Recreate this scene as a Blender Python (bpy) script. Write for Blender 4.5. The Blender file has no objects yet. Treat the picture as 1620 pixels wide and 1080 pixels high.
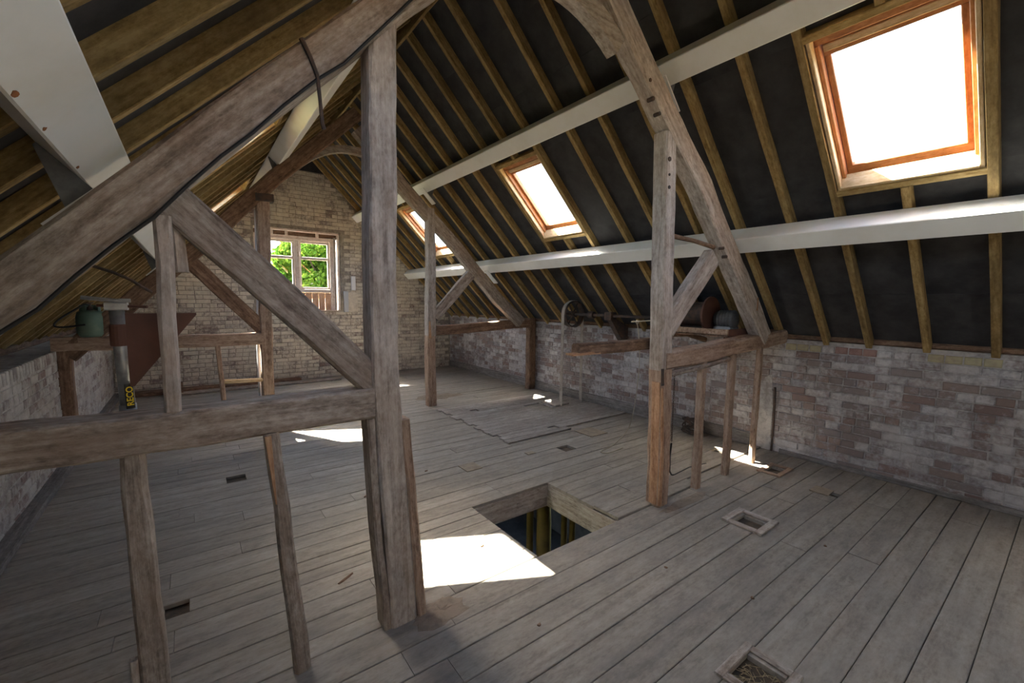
import bpy, math, random
from mathutils import Vector, Matrix

# ------------------------------------------------------------------ camera
H = 1.65
YAW, PIT, ROL = (math.radians(a) for a in (36.767, 5.481, 0.618))
FPX = 681.12
fw = Vector((math.sin(YAW)*math.cos(PIT), math.cos(YAW)*math.cos(PIT), -math.sin(PIT)))
rt0 = Vector((math.cos(YAW), -math.sin(YAW), 0))
up0 = rt0.cross(fw)
RT = math.cos(ROL)*rt0 + math.sin(ROL)*up0
UP = -math.sin(ROL)*rt0 + math.cos(ROL)*up0
CAM = Vector((0, 0, H))
sc = bpy.context.scene
col = sc.collection
cd = bpy.data.cameras.new('camera')
cd.sensor_width = 36.0
cd.lens = FPX/1620*36
cd.clip_start = 0.02
cam = bpy.data.objects.new('camera', cd)
bz = -fw
cam.matrix_world = Matrix(((RT.x, UP.x, bz.x, CAM.x), (RT.y, UP.y, bz.y, CAM.y), (RT.z, UP.z, bz.z, CAM.z), (0, 0, 0, 1)))
col.objects.link(cam)
sc.camera = cam

# ------------------------------------------------------------------ light
w = bpy.data.worlds.new('world')
sc.world = w
w.use_nodes = True
nt = w.node_tree
bg = nt.nodes['Background']
sky = nt.nodes.new('ShaderNodeTexSky')
sky.sky_type = 'NISHITA'
sky.sun_disc = False
sky.sun_elevation = math.radians(53.4)
sky.sun_rotation = math.radians(-29)
sky.air_density = 1.0
sky.dust_density = 3.0
nt.links.new(sky.outputs[0], bg.inputs[0])
bg.inputs[1].default_value = 0.22
sd = bpy.data.lights.new('sun', 'SUN')
sd.energy = 9.0
sd.angle = math.radians(0.6)
sd.color = (1.0, 0.95, 0.87)
sun = bpy.data.objects.new('sun', sd)
sun.rotation_euler = Vector((0.36, -0.70, -1.0)).to_track_quat('-Z', 'Y').to_euler()
sun.location = (-3, 12, 9)
col.objects.link(sun)
sc.view_settings.view_transform = 'Standard'
sc.view_settings.look = 'None'
sc.view_settings.gamma = 1.0
sc.view_settings.use_curve_mapping = False
sc.view_settings.exposure = 4.2
sc.cycles.use_denoising = True
sc.cycles.max_bounces = 10
sc.cycles.diffuse_bounces = 8
sc.cycles.transparent_max_bounces = 8
sc.cycles.sample_clamp_indirect = 6.0
sc.cycles.caustics_reflective = False
sc.cycles.caustics_refractive = False

rng = random.Random(7)


# ------------------------------------------------------------------ pixels to directions
def ray(u, v):
    return fw + RT*((u-810)/FPX) + UP*((540-v)/FPX)


def on(u, v, axis, val):
    d = ray(u, v)
    return CAM + d*((val-CAM[axis])/d[axis])


# ------------------------------------------------------------------ materials
def new_mat(name):
    m = bpy.data.materials.new(name)
    m.use_nodes = True
    n = m.node_tree
    return m, n, n.nodes['Principled BSDF'], n.links


def ramp(n, stops):
    r = n.nodes.new('ShaderNodeValToRGB')
    els = r.color_ramp.elements
    while len(els) < len(stops):
        els.new(0.5)
    for e, (p, c) in zip(els, stops):
        e.position = p
        e.color = (c[0], c[1], c[2], 1)
    return r


def noise(n, l, vec, scale, detail=4, rough=0.55):
    t = n.nodes.new('ShaderNodeTexNoise')
    t.inputs['Scale'].default_value = scale
    t.inputs['Detail'].default_value = detail
    t.inputs['Roughness'].default_value = rough
    l.new(vec, t.inputs['Vector'])
    return t.outputs['Fac']


def mixc(n, l, fac, a, b, mode='MIX'):
    m = n.nodes.new('ShaderNodeMix')
    m.data_type = 'RGBA'
    m.blend_type = mode
    for sock, val in ((m.inputs[0], fac), (m.inputs[6], a), (m.inputs[7], b)):
        if hasattr(val, 'is_linked'):
            l.new(val, sock)
        elif isinstance(val, (int, float)):
            sock.default_value = val
        else:
            sock.default_value = (val[0], val[1], val[2], 1)
    return m.outputs[2]


def mth(n, l, op, a, b=0.0, clamp=False):
    m = n.nodes.new('ShaderNodeMath')
    m.operation = op
    m.use_clamp = clamp
    for sock, val in ((m.inputs[0], a), (m.inputs[1], b)):
        if hasattr(val, 'is_linked'):
            l.new(val, sock)
        else:
            sock.default_value = val
    return m.outputs[0]


def shifted(n, l):
    tc = n.nodes.new('ShaderNodeTexCoord')
    oi = n.nodes.new('ShaderNodeObjectInfo')
    mul = mth(n, l, 'MULTIPLY', oi.outputs['Random'], 37.0)
    add = n.nodes.new('ShaderNodeVectorMath')
    add.operation = 'ADD'
    l.new(tc.outputs['Object'], add.inputs[0])
    l.new(mul, add.inputs[1])
    return add.outputs[0], oi.outputs['Random']


def stretch(n, l, vec, s):
    mp = n.nodes.new('ShaderNodeMapping')
    mp.inputs['Scale'].default_value = s
    l.new(vec, mp.inputs['Vector'])
    return mp.outputs[0]


def bump(n, l, b, h, strength, dist=0.01):
    bp = n.nodes.new('ShaderNodeBump')
    bp.inputs['Strength'].default_value = strength
    bp.inputs['Distance'].default_value = dist
    l.new(h, bp.inputs['Height'])
    l.new(bp.outputs[0], b.inputs['Normal'])


def wood(name, dark, mid, light, blotch, blotch_amt=0.5, vary=0.25, rough=0.85, bstr=0.5, grain=(1.3, 26, 26)):
    """timber with the grain along local X"""
    m, n, b, l = new_mat(name)
    vec, rnd = shifted(n, l)
    g = noise(n, l, stretch(n, l, vec, grain), 1.6, 6, 0.62)
    iso = noise(n, l, stretch(n, l, vec, (4, 9, 9)), 2.2, 7, 0.72)
    g = mth(n, l, 'ADD', mth(n, l, 'MULTIPLY', g, 0.5), mth(n, l, 'MULTIPLY', iso, 0.5))
    spk = noise(n, l, stretch(n, l, vec, (9, 22, 22)), 3.0, 5, 0.7)
    gs = mth(n, l, 'ADD', mth(n, l, 'MULTIPLY', g, 0.72), mth(n, l, 'MULTIPLY', spk, 0.28))
    r = ramp(n, [(0.40, dark), (0.5, mid), (0.60, light)])
    l.new(gs, r.inputs[0])
    bl = noise(n, l, stretch(n, l, vec, (1.6, 5, 5)), 1.5, 5, 0.65)
    br = ramp(n, [(0.42, (0, 0, 0)), (0.68, (1, 1, 1))])
    l.new(bl, br.inputs[0])
    c = mixc(n, l, mth(n, l, 'MULTIPLY', br.outputs[0], blotch_amt), r.outputs[0], blotch)
    v = mth(n, l, 'ADD', mth(n, l, 'MULTIPLY', rnd, 2*vary), 1.0-vary)
    cv = n.nodes.new('ShaderNodeCombineColor')
    for i in range(3):
        l.new(v, cv.inputs[i])
    c = mixc(n, l, 1.0, c, cv.outputs[0], 'MULTIPLY')
    l.new(c, b.inputs['Base Color'])
    b.inputs['Roughness'].default_value = rough
    b.inputs['Specular IOR Level'].default_value = 0.25
    fine = noise(n, l, stretch(n, l, vec, (4, 60, 60)), 2.0, 4, 0.6)
    bump(n, l, b, mth(n, l, 'ADD', g, fine), bstr, 0.006)
    return m


def plain(name, c, rough=0.6, metal=0.0, var=None, scale=12.0, lo=0.45, hi=0.65, bstr=0.0, spec=0.4):
    m, n, b, l = new_mat(name)
    b.inputs['Roughness'].default_value = rough
    b.inputs['Metallic'].default_value = metal
    b.inputs['Specular IOR Level'].default_value = spec
    if var is None:
        b.inputs['Base Color'].default_value = (c[0], c[1], c[2], 1)
    if var is not None or bstr:
        vec, rnd = shifted(n, l)
        f = noise(n, l, vec, scale, 6, 0.65)
        if var is not None:
            r = ramp(n, [(lo, c), (hi, var)])
            l.new(f, r.inputs[0])
            l.new(r.outputs[0], b.inputs['Base Color'])
        if bstr:
            bump(n, l, b, f, bstr, 0.01)
    return m


def brick_mat(name, reds, wash, wash2, cover, dirt=(0.16, 0.14, 0.13), mortar=False):
    """old lime-washed brick: each brick has its own clay tone, the wash flakes off in patches"""
    m, n, b, l = new_mat(name)
    geo = n.nodes.new('ShaderNodeNewGeometry')
    pos = geo.outputs['Position']
    oi = n.nodes.new('ShaderNodeObjectInfo')
    at = n.nodes.new('ShaderNodeAttribute')
    at.attribute_name = 'tone'
    rnd = mth(n, l, 'FRACT', mth(n, l, 'ADD', oi.outputs['Random'], at.outputs['Fac']))
    r = ramp(n, [(i/(len(reds)-1), c) for i, c in enumerate(reds)])
    l.new(rnd, r.inputs[0])
    clay = mixc(n, l, mth(n, l, 'MULTIPLY', noise(n, l, pos, 28, 4), 0.7), r.outputs[0], dirt)
    big = noise(n, l, pos, 1.7, 4, 0.6)
    fine = noise(n, l, pos, 24, 6, 0.72)
    own = noise(n, l, pos, 6.0, 3, 0.6)
    s = mth(n, l, 'ADD', mth(n, l, 'MULTIPLY', big, 0.9), mth(n, l, 'MULTIPLY', fine, 0.75))
    s = mth(n, l, 'ADD', s, mth(n, l, 'MULTIPLY', own, 0.5))
    if not mortar:
        r2 = mth(n, l, 'FRACT', mth(n, l, 'MULTIPLY', rnd, 7.31))
        s = mth(n, l, 'ADD', s, mth(n, l, 'MULTIPLY', mth(n, l, 'SUBTRACT', r2, 0.5), 0.42))
    k = ramp(n, [(0.0, (0, 0, 0)), (1.0, (1, 1, 1))])
    l.new(mth(n, l, 'MULTIPLY', mth(n, l, 'SUBTRACT', s, 1.075-cover+(-0.05 if mortar else 0)), 3.4, True), k.inputs[0])
    wn = noise(n, l, pos, 9, 5, 0.7)
    wr = ramp(n, [(0.35, wash2), (0.62, wash)])
    l.new(wn, wr.inputs[0])
    c = mixc(n, l, mth(n, l, 'MULTIPLY', k.outputs[0], 0.86), clay, wr.outputs[0])
    l.new(c, b.inputs['Base Color'])
    b.inputs['Roughness'].default_value = 0.92
    b.inputs['Specular IOR Level'].default_value = 0.2
    bump(n, l, b, mth(n, l, 'ADD', fine, mth(n, l, 'MULTIPLY', k.outputs[0], 0.4)), 0.55, 0.012)
    return m


M = {}
M['oak'] = wood('weathered_oak', (0.13, 0.10, 0.08), (0.31, 0.26, 0.215), (0.49, 0.43, 0.37), (0.22, 0.155, 0.11), 0.6, 0.12)
M['oak_pale'] = wood('dusty_pale_oak', (0.20, 0.165, 0.135), (0.40, 0.345, 0.295), (0.56, 0.50, 0.44), (0.29, 0.215, 0.16), 0.5, 0.10)
M['oak_dark'] = wood('brown_oak', (0.08, 0.045, 0.028), (0.19, 0.115, 0.072), (0.32, 0.21, 0.14), (0.10, 0.06, 0.04), 0.5, 0.15)
M['oak_warm'] = wood('warm_split_oak', (0.17, 0.105, 0.07), (0.37, 0.255, 0.18), (0.51, 0.385, 0.29), (0.25, 0.165, 0.115), 0.5, 0.12)
M['raw_split'] = wood('fresh_split_wood', (0.24, 0.115, 0.055), (0.44, 0.25, 0.14), (0.57, 0.37, 0.22), (0.27, 0.15, 0.09), 0.5, 0.1)
M['rafter'] = wood('treated_softwood', (0.17, 0.105, 0.035), (0.32, 0.215, 0.085), (0.45, 0.325, 0.15), (0.15, 0.10, 0.045), 0.55, 0.18, 0.8, 0.25)
M['newpine'] = wood('new_pine', (0.42, 0.28, 0.13), (0.60, 0.44, 0.25), (0.72, 0.58, 0.38), (0.42, 0.28, 0.15), 0.4, 0.1, 0.7, 0.2)
M['varnish'] = wood('varnished_pine', (0.30, 0.11, 0.035), (0.47, 0.20, 0.075), (0.58, 0.29, 0.13), (0.28, 0.11, 0.04), 0.4, 0.08, 0.4, 0.15)
M['plank'] = wood('dusty_floorboard', (0.20, 0.172, 0.140), (0.295, 0.258, 0.21), (0.36, 0.317, 0.262), (0.195, 0.175, 0.155), 0.55, 0.09, 0.72, 0.22, (0.9, 12, 12))
M['plank_old'] = wood('worn_thin_board', (0.20, 0.17, 0.145), (0.33, 0.29, 0.25), (0.44, 0.40, 0.35), (0.22, 0.19, 0.165), 0.5, 0.12, 0.75, 0.35, (0.9, 17, 17))
M['under'] = plain('dirt_filled_underside', (0.05, 0.04, 0.03), 0.95, 0, (0.13, 0.095, 0.06), 9, 0.4, 0.65)
M['felt'] = plain('black_felt', (0.026, 0.025, 0.027), 0.8, 0, (0.058, 0.055, 0.057), 5, 0.35, 0.7, 0.35, 0.3)
M['purlin'] = plain('cream_painted_steel', (0.79, 0.785, 0.755), 0.42, 0, (0.70, 0.68, 0.61), 4, 0.45, 0.85, 0.08, 0.4)
M['rust'] = plain('rust', (0.30, 0.12, 0.04), 0.9, 0, (0.16, 0.07, 0.03), 20)
M['steel'] = plain('grey_galvanised_steel', (0.42, 0.43, 0.43), 0.45, 0.6, (0.28, 0.28, 0.28), 14)
M['darksteel'] = plain('dull_dark_steel', (0.13, 0.13, 0.13), 0.6, 0.2, (0.20, 0.20, 0.19), 10)
M['iron'] = plain('dark_rusty_iron', (0.055, 0.045, 0.04), 0.75, 0.3, (0.13, 0.075, 0.05), 16, 0.4, 0.7, 0.3)
M['ironrust'] = plain('rusted_sheet', (0.115, 0.055, 0.04), 0.7, 0.0, (0.17, 0.075, 0.05), 5, 0.4, 0.7, 0.1)
M['belt'] = plain('canvas_belt', (0.38, 0.33, 0.27), 0.9, 0, (0.26, 0.22, 0.18), 12)
M['white_frame'] = wood('flaking_white_joinery', (0.44, 0.30, 0.22), (0.74, 0.64, 0.56), (0.82, 0.76, 0.70), (0.55, 0.36, 0.26), 0.35, 0.05, 0.6, 0.2)
M['apron'] = wood('bare_pine_panel', (0.40, 0.22, 0.13), (0.62, 0.40, 0.26), (0.74, 0.54, 0.39), (0.4, 0.2, 0.12), 0.4, 0.1)
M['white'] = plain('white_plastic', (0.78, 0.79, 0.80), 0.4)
M['grey_box'] = plain('grey_plastic', (0.5, 0.52, 0.54), 0.5)
M['green'] = plain('faded_green_paint', (0.13, 0.20, 0.15), 0.55, 0.1, (0.20, 0.26, 0.19), 9, 0.4, 0.7)
M['black'] = plain('black_paint', (0.012, 0.012, 0.012), 0.5)
M['yellow'] = plain('yellow_print', (0.80, 0.60, 0.02), 0.5)
M['duct'] = plain('olive_duct_paint', (0.22, 0.15, 0.05), 0.7, 0, (0.15, 0.105, 0.04), 6)
M['string'] = plain('natural_string', (0.42, 0.36, 0.27), 0.95)
M['skirt'] = wood('grey_skirting', (0.12, 0.105, 0.095), (0.21, 0.19, 0.17), (0.31, 0.28, 0.26), (0.13, 0.11, 0.1), 0.5, 0.1)
M['plate'] = plain('tan_ply', (0.30, 0.24, 0.17), 0.85, 0, (0.23, 0.18, 0.13), 14)
M['dust'] = plain('floor_dust', (0.24, 0.19, 0.14), 0.95, 0, (0.17, 0.13, 0.10), 18, bstr=0.4)
M['straw'] = plain('straw_dust', (0.34, 0.26, 0.15), 0.95, 0, (0.17, 0.13, 0.08), 30, bstr=0.6)
M['grass'] = plain('dry_grass', (0.06, 0.07, 0.03), 0.9, 0, (0.10, 0.10, 0.05), 3)
M['bark'] = plain('bark', (0.07, 0.05, 0.035), 0.9, 0, (0.12, 0.09, 0.07), 15)
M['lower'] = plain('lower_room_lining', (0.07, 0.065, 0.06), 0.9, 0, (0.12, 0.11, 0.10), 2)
REDS = [(0.31, 0.20, 0.165), (0.30, 0.22, 0.195), (0.29, 0.245, 0.235), (0.35, 0.245, 0.205), (0.26, 0.23, 0.23), (0.33, 0.255, 0.225), (0.31, 0.265, 0.245), (0.36, 0.255, 0.21), (0.26, 0.165, 0.14)]
M['br_right'] = brick_mat('limewashed_brick', REDS, (0.65, 0.62, 0.595), (0.45, 0.415, 0.40), 0.10)
M['mo_right'] = brick_mat('limewashed_mortar', [(0.30, 0.27, 0.25)]*2, (0.58, 0.54, 0.50), (0.40, 0.365, 0.34), 0.18, mortar=True)
M['br_gable'] = brick_mat('cream_limewashed_brick', REDS, (0.78, 0.71, 0.58), (0.58, 0.52, 0.42), 0.33)
M['mo_gable'] = brick_mat('cream_mortar', [(0.26, 0.22, 0.18)]*2, (0.52, 0.46, 0.37), (0.30, 0.26, 0.20), 0.10, mortar=True)
M['br_left'] = brick_mat('rough_limewashed_brick', REDS, (0.60, 0.57, 0.51), (0.42, 0.38, 0.33), 0.28)
M['br_yellow'] = plain('yellow_stock_brick', (0.44, 0.38, 0.23), 0.9, 0, (0.36, 0.30, 0.20), 20, bstr=0.3)
M['br_pink'] = plain('bare_red_brick', (0.33, 0.20, 0.165), 0.9, 0, (0.26, 0.15, 0.125), 20, bstr=0.3)

# glass: a thin clear pane
m, n, b, l = new_mat('clear_glass')
tr = n.nodes.new('ShaderNodeBsdfTransparent')
gl = n.nodes.new('ShaderNodeBsdfGlossy')
gl.inputs['Roughness'].default_value = 0.02
mx = n.nodes.new('ShaderNodeMixShader')
tr.inputs[0].default_value = (0.95, 0.97, 0.96, 1)
mx.inputs[0].default_value = 0.06
l.new(tr.outputs[0], mx.inputs[1])
l.new(gl.outputs[0], mx.inputs[2])
l.new(mx.outputs[0], n.nodes['Material Output'].inputs[0])
M['glass'] = m

# leaves: some light comes through
m, n, b, l = new_mat('leaf_green')
at = n.nodes.new('ShaderNodeAttribute')
at.attribute_name = 'tone'
r = ramp(n, [(0.0, (0.018, 0.05, 0.006)), (0.5, (0.05, 0.11, 0.012)), (1.0, (0.115, 0.17, 0.02))])
l.new(at.outputs['Fac'], r.inputs[0])
df = n.nodes.new('ShaderNodeBsdfDiffuse')
tl = n.nodes.new('ShaderNodeBsdfTranslucent')
mx = n.nodes.new('ShaderNodeMixShader')
mx.inputs[0].default_value = 0.4
l.new(r.outputs[0], df.inputs[0])
l.new(r.outputs[0], tl.inputs[0])
l.new(df.outputs[0], mx.inputs[1])
l.new(tl.outputs[0], mx.inputs[2])
l.new(mx.outputs[0], n.nodes['Material Output'].inputs[0])
M['leaf'] = m


# ------------------------------------------------------------------ builders
class MB:
    def __init__(self):
        self.v, self.f = [], []

    def add(self, vs, fs):
        o = len(self.v)
        self.v += [tuple(a) for a in vs]
        self.f += [tuple(i+o for i in f) for f in fs]
        return self

    def box(self, x0, x1, y0, y1, z0, z1, c=0.0):
        if c <= 0:
            return self.add([(x, y, z) for x in (x0, x1) for y in (y0, y1) for z in (z0, z1)],
                            [(0, 1, 3, 2), (4, 6, 7, 5), (0, 4, 5, 1), (2, 3, 7, 6), (0, 2, 6, 4), (1, 5, 7, 3)])
        # box with its long edges along x chamfered
        sec = [(y0+c, z0), (y1-c, z0), (y1, z0+c), (y1, z1-c), (y1-c, z1), (y0+c, z1), (y0, z1-c), (y0, z0+c)]
        return self.loft([[(x, a, b_) for a, b_ in sec] for x in (x0, x1)])

    def loft(self, rings, cap=True):
        k = len(rings[0])
        vs = [p for r_ in rings for p in r_]
        fs = []
        for i in range(len(rings)-1):
            for j in range(k):
                a, b_ = i*k+j, i*k+(j+1) % k
                fs.append((a, b_, b_+k, a+k))
        if cap:
            fs.append(tuple(reversed(range(k))))
            fs.append(tuple(range((len(rings)-1)*k, len(rings)*k)))
        return self.add(vs, fs)

    def prism(self, poly, y0, y1):
        """poly of (x, z) drawn out along y"""
        k = len(poly)
        vs = [(x, y0, z) for x, z in poly]+[(x, y1, z) for x, z in poly]
        fs = [tuple(range(k)), tuple(reversed(range(k, 2*k)))]
        fs += [(i, i+k, (i+1) % k+k, (i+1) % k) for i in range(k)]
        return self.add(vs, fs)

    def tube(self, pts, r, k=8):
        pts = [Vector(p) for p in pts]
        rr = r if isinstance(r, (list, tuple)) else [r]*len(pts)
        rings = []
        a = None
        for i, p in enumerate(pts):
            t = (pts[min(i+1, len(pts)-1)]-pts[max(i-1, 0)]).normalized()
            if a is None:
                a = t.orthogonal().normalized()
            a = (a-t*a.dot(t)).normalized()
            b_ = t.cross(a)
            rings.append([p+(a*math.cos(q)+b_*math.sin(q))*rr[i] for q in (2*math.pi*j/k for j in range(k))])
        return self.loft(rings)

    def lathe(self, prof, c=(0, 0, 0), axis='z', k=20):
        rings = []
        for r_, h in prof:
            ring = []
            for j in range(k):
                q = 2*math.pi*j/k
                if axis == 'z':
                    ring.append((c[0]+r_*math.cos(q), c[1]+r_*math.sin(q), c[2]+h))
                else:
                    ring.append((c[0]+r_*math.cos(q), c[1]+h, c[2]+r_*math.sin(q)))
            rings.append(ring)
        return self.loft(rings)

    def mesh(self, name, mat, smooth=False):
        me = bpy.data.meshes.new(name)
        me.from_pydata(self.v, [], self.f)
        me.materials.append(M[mat])
        if smooth:
            me.shade_smooth()
        me.update()
        return me

    def build(self, name, mat, parent=None, smooth=False):
        return link(name, self.mesh(name, mat, smooth), parent)


def link(name, me, parent=None, mw=None):
    o = bpy.data.objects.new(name, me)
    col.objects.link(o)
    mw = mw or Matrix()
    o.matrix_basis = mw
    if parent is not None:
        o.parent = parent
        o.matrix_parent_inverse = PW(parent).inverted()
    return o


def PW(o):
    return PW(o.parent) @ o.matrix_parent_inverse @ o.matrix_basis if o.parent else o.matrix_basis.copy()


def tag(o, label, cat, group=None, kind=None):
    o['label'] = label
    o['category'] = cat
    if group:
        o['group'] = group
    if kind:
        o['kind'] = kind
    return o


def empty(name, loc):
    o = bpy.data.objects.new(name, None)
    o.empty_display_size = 0.1
    col.objects.link(o)
    o.matrix_basis = Matrix.Translation(loc)
    return o


def timber(name, path, w_, d, mat, parent, side=(0, 1, 0), jit=0.004, cham=0.010, step=0.14, seed=None):
    """worn timber along a path; w_ across the path, d along side; local X runs along the grain"""
    r_ = random.Random(seed if seed is not None else hash((name, round(path[0][0], 3), round(path[0][2], 3))) & 0xffff)
    path = [Vector(p) for p in path]
    p0, p1 = path[0], path[-1]
    X = (p1-p0).normalized()
    S = Vector(side)
    S = (S-X*S.dot(X)).normalized()
    B = X.cross(S)
    mw = Matrix(((X.x, S.x, B.x, p0.x), (X.y, S.y, B.y, p0.y), (X.z, S.z, B.z, p0.z), (0, 0, 0, 1)))
    inv = mw.inverted()
    lp = [inv @ p for p in path]
    pts = []
    for a, b_ in zip(lp, lp[1:]):
        k = max(1, int((b_-a).length/step))
        pts += [a.lerp(b_, i/k) for i in range(k)]
    pts.append(lp[-1])
    if not isinstance(w_, (list, tuple)):
        w_ = (w_, w_)
    rings = []
    oy = oz = 0.0
    for i, p in enumerate(pts):
        t = i/max(1, len(pts)-1)
        hw = (w_[0]*(1-t)+w_[1]*t)/2
        hd = d/2
        oy = oy*0.7+r_.uniform(-jit, jit)
        oz = oz*0.7+r_.uniform(-jit, jit)
        c = cham*r_.uniform(0.7, 1.5)
        sec = [(-hd+c, -hw), (hd-c, -hw), (hd, -hw+c), (hd, hw-c), (hd-c, hw), (-hd+c, hw), (-hd, hw-c), (-hd, -hw+c)]
        rings.append([(p.x, p.y+oy+a+r_.uniform(-jit, jit)*0.35, p.z+oz+b_+r_.uniform(-jit, jit)*0.35) for a, b_ in sec])
    return link(name, MB().loft(rings).mesh(name, mat), parent, mw)


# ------------------------------------------------------------------ dimensions
XR, XL = 5.17, -1.07           # inner faces of the long walls
YB, YF = -3.5, 9.5             # gables behind the camera and far
KR, KL = 6.40, 2.52            # rafter underside: z = KR - x on one slope, z = x + KL on the other
XA = (KR-KL)/2                 # ridge
S2 = math.sqrt(0.5)
RD = 0.085                      # rafter depth
FK = RD/S2                     # felt offset measured in z

# ------------------------------------------------------------------ floor
HX0, HX1, HY0, HY1 = 1.73, 2.53, 2.01, 2.83
fb = MB()
fb.box(-1.6, HX0-0.04, YB-0.3, YF+0.3, -0.22, -0.03)
fb.box(HX1+0.04, 5.6, YB-0.3, YF+0.3, -0.22, -0.03)
fb.box(HX0-0.04, HX1+0.04, YB-0.3, HY0-0.04, -0.22, -0.03)
fb.box(HX0-0.04, HX1+0.04, HY1+0.04, YF+0.3, -0.22, -0.03)
floor = tag(fb.build('floor', 'under'), 'grey dusty loft floor of long wooden boards', 'floor', kind='structure')

edges = [0.19-0.1625*i for i in range(22, 0, -1)]
edges += [0.19, 0.352, 0.519, 0.667, 0.835, 1.0, 1.163, 1.326, 1.487, 1.647, 1.805, 2.01, 2.127, 2.263, 2.42, 2.59, 2.71, 2.83]
while edges[-1] < YF-0.1:
    edges.append(edges[-1]+0.163+0.006*math.sin(len(edges)*1.7))
# openings cut through single boards: (x0, x1, y inside the row)
cuts = [(3.24, 3.39, 1.40), (1.86, 2.03, 0.75), (4.46, 4.66, 1.74), (-0.185, -0.08, 2.76), (0.19, 0.33, 4.62), (3.24, 3.40, 3.40),
        (4.36, 4.45, 1.24), (4.6, 4.72, 2.35)]
overlay = (2.88, 5.12, 3.87, 5.74)
plank_meshes = {}
for ya, yb in zip(edges, edges[1:]):
    spans = [(XL-0.02, XR+0.02)]
    joints = []
    x = XL+rng.uniform(0.4, 2.4)
    while x < XR-0.4:
        joints.append(x)
        x += rng.uniform(2.2, 4.2)
    holes = [(HX0, HX1)] if (ya > HY0-0.02 and yb < HY1+0.02) else []
    holes += [(a, b_) for a, b_, yy in cuts if ya <= yy < yb]
    pts = [XL-0.02]+sorted(joints)+[XR+0.02]
    spans = list(zip(pts, pts[1:]))
    for h0, h1 in holes:
        ns = []
        for a, b_ in spans:
            if h1 <= a or h0 >= b_:
                ns.append((a, b_))
            else:
                if h0-a > 0.03:
                    ns.append((a, h0))
                if b_-h1 > 0.03:
                    ns.append((h1, b_))
        spans = ns
    for a, b_ in spans:
        zz = rng.uniform(-0.0025, 0.0015)
        if HX1-0.01 < a < HX1+0.01 and 2.0 < ya < 2.2:
            zz = 0.013
        g = 0.0016+rng.uniform(0, 0.0022)
        mb = MB().box(0, b_-a-0.003, -(yb-ya)/2+g, (yb-ya)/2-g*0.4, -0.026, 0, 0.003)
        link('plank', mb.mesh('plank', 'plank'), floor, Matrix.Translation((a+0.0015, (ya+yb)/2, zz)))
# the raised patch of narrow boards in the middle bay
y = overlay[2]
k = 0
while y < overlay[3]-0.05:
    x0 = overlay[0]+rng.uniform(-0.03, 0.04)+max(0, (4.1-y))*0.0
    x1 = overlay[1]-rng.uniform(0, 0.03)
    spans = [(x0, x1)]
    if y < overlay[2]+0.08:
        spans = [(x0, 3.86)]
    if 4.78 < y+0.05 < 5.16:
        spans = [(x0, 4.08), (4.40, x1)]
    if 4.0 < y+0.05 < 4.12:
        spans = [(x0, 3.62), (3.76, x1)]
    if 5.28 < y+0.05 < 5.4:
        spans = [(x0, 3.24), (3.36, x1)]
    for a, b_ in spans:
        mb = MB().box(0, b_-a, -0.052, 0.052, 0.0, 0.019, 0.003)
        link('narrow_plank', mb.mesh('narrow_plank', 'plank_old'), floor, Matrix.Translation((a, y+0.054, 0.001+rng.uniform(0, 0.0012))))
    y += 0.108
# lining of the square opening
for nm, a in (('hatch_lining', (HX0-0.03, HX1+0.03, HY1, HY1+0.03)), ('hatch_lining', (HX0-0.03, HX1+0.03, HY0-0.03, HY0)),
              ('hatch_lining', (HX0-0.03, HX0, HY0, HY1)), ('hatch_lining', (HX1, HX1+0.03, HY0, HY1))):
    if a[1]-a[0] > 0.1:
        timber(nm, [(a[0], (a[2]+a[3])/2, -0.125), (a[1], (a[2]+a[3])/2, -0.125)], 0.195, 0.028, 'oak_pale', floor, jit=0.0015, cham=0.004)
    else:
        timber(nm, [((a[0]+a[1])/2, a[2], -0.125), ((a[0]+a[1])/2, a[3], -0.125)], 0.195, 0.028, 'oak_pale', floor, side=(1, 0, 0), jit=0.0015, cham=0.004)


def floor_frame(x0, x1, y0, y1, wd, mat='oak_pale', h=0.016):
    """raised wooden rim nailed round a cut-out"""
    for a, b_ in (((x0, y0+wd/2), (x1, y0+wd/2)), ((x0, y1-wd/2), (x1, y1-wd/2)), ((x0+wd/2, y0+wd), (x0+wd/2, y1-wd)), ((x1-wd/2, y0+wd), (x1-wd/2, y1-wd))):
        sd_ = (0, 1, 0) if a[1] == b_[1] else (1, 0, 0)
        timber('cutout_rim', [(a[0], a[1], h/2+0.001), (b_[0], b_[1], h/2+0.001)], h, wd, mat, floor, side=sd_, jit=0.001, cham=0.003)


floor_frame(3.17, 3.46, 1.262, 1.555, 0.05)
floor_frame(1.80, 2.09, 0.62, 0.872, 0.04, 'oak', 0.012)
floor_frame(4.40, 4.72, 1.63, 1.84, 0.045, 'oak_warm')
for i, (x0, x1, y0, y1) in enumerate(((2.06, 2.235, 3.45, 3.63), (2.83, 2.93, 3.47, 3.54), (3.84, 4.13, 3.50, 3.79), (4.32, 4.48, 1.22, 1.36))):
    link('cover_plate', MB().box(0, x1-x0, 0, y1-y0, 0, 0.007, 0.002).mesh('cover_plate', 'plate'), floor, Matrix.Translation((x0, y0, 0.0012)))
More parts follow.
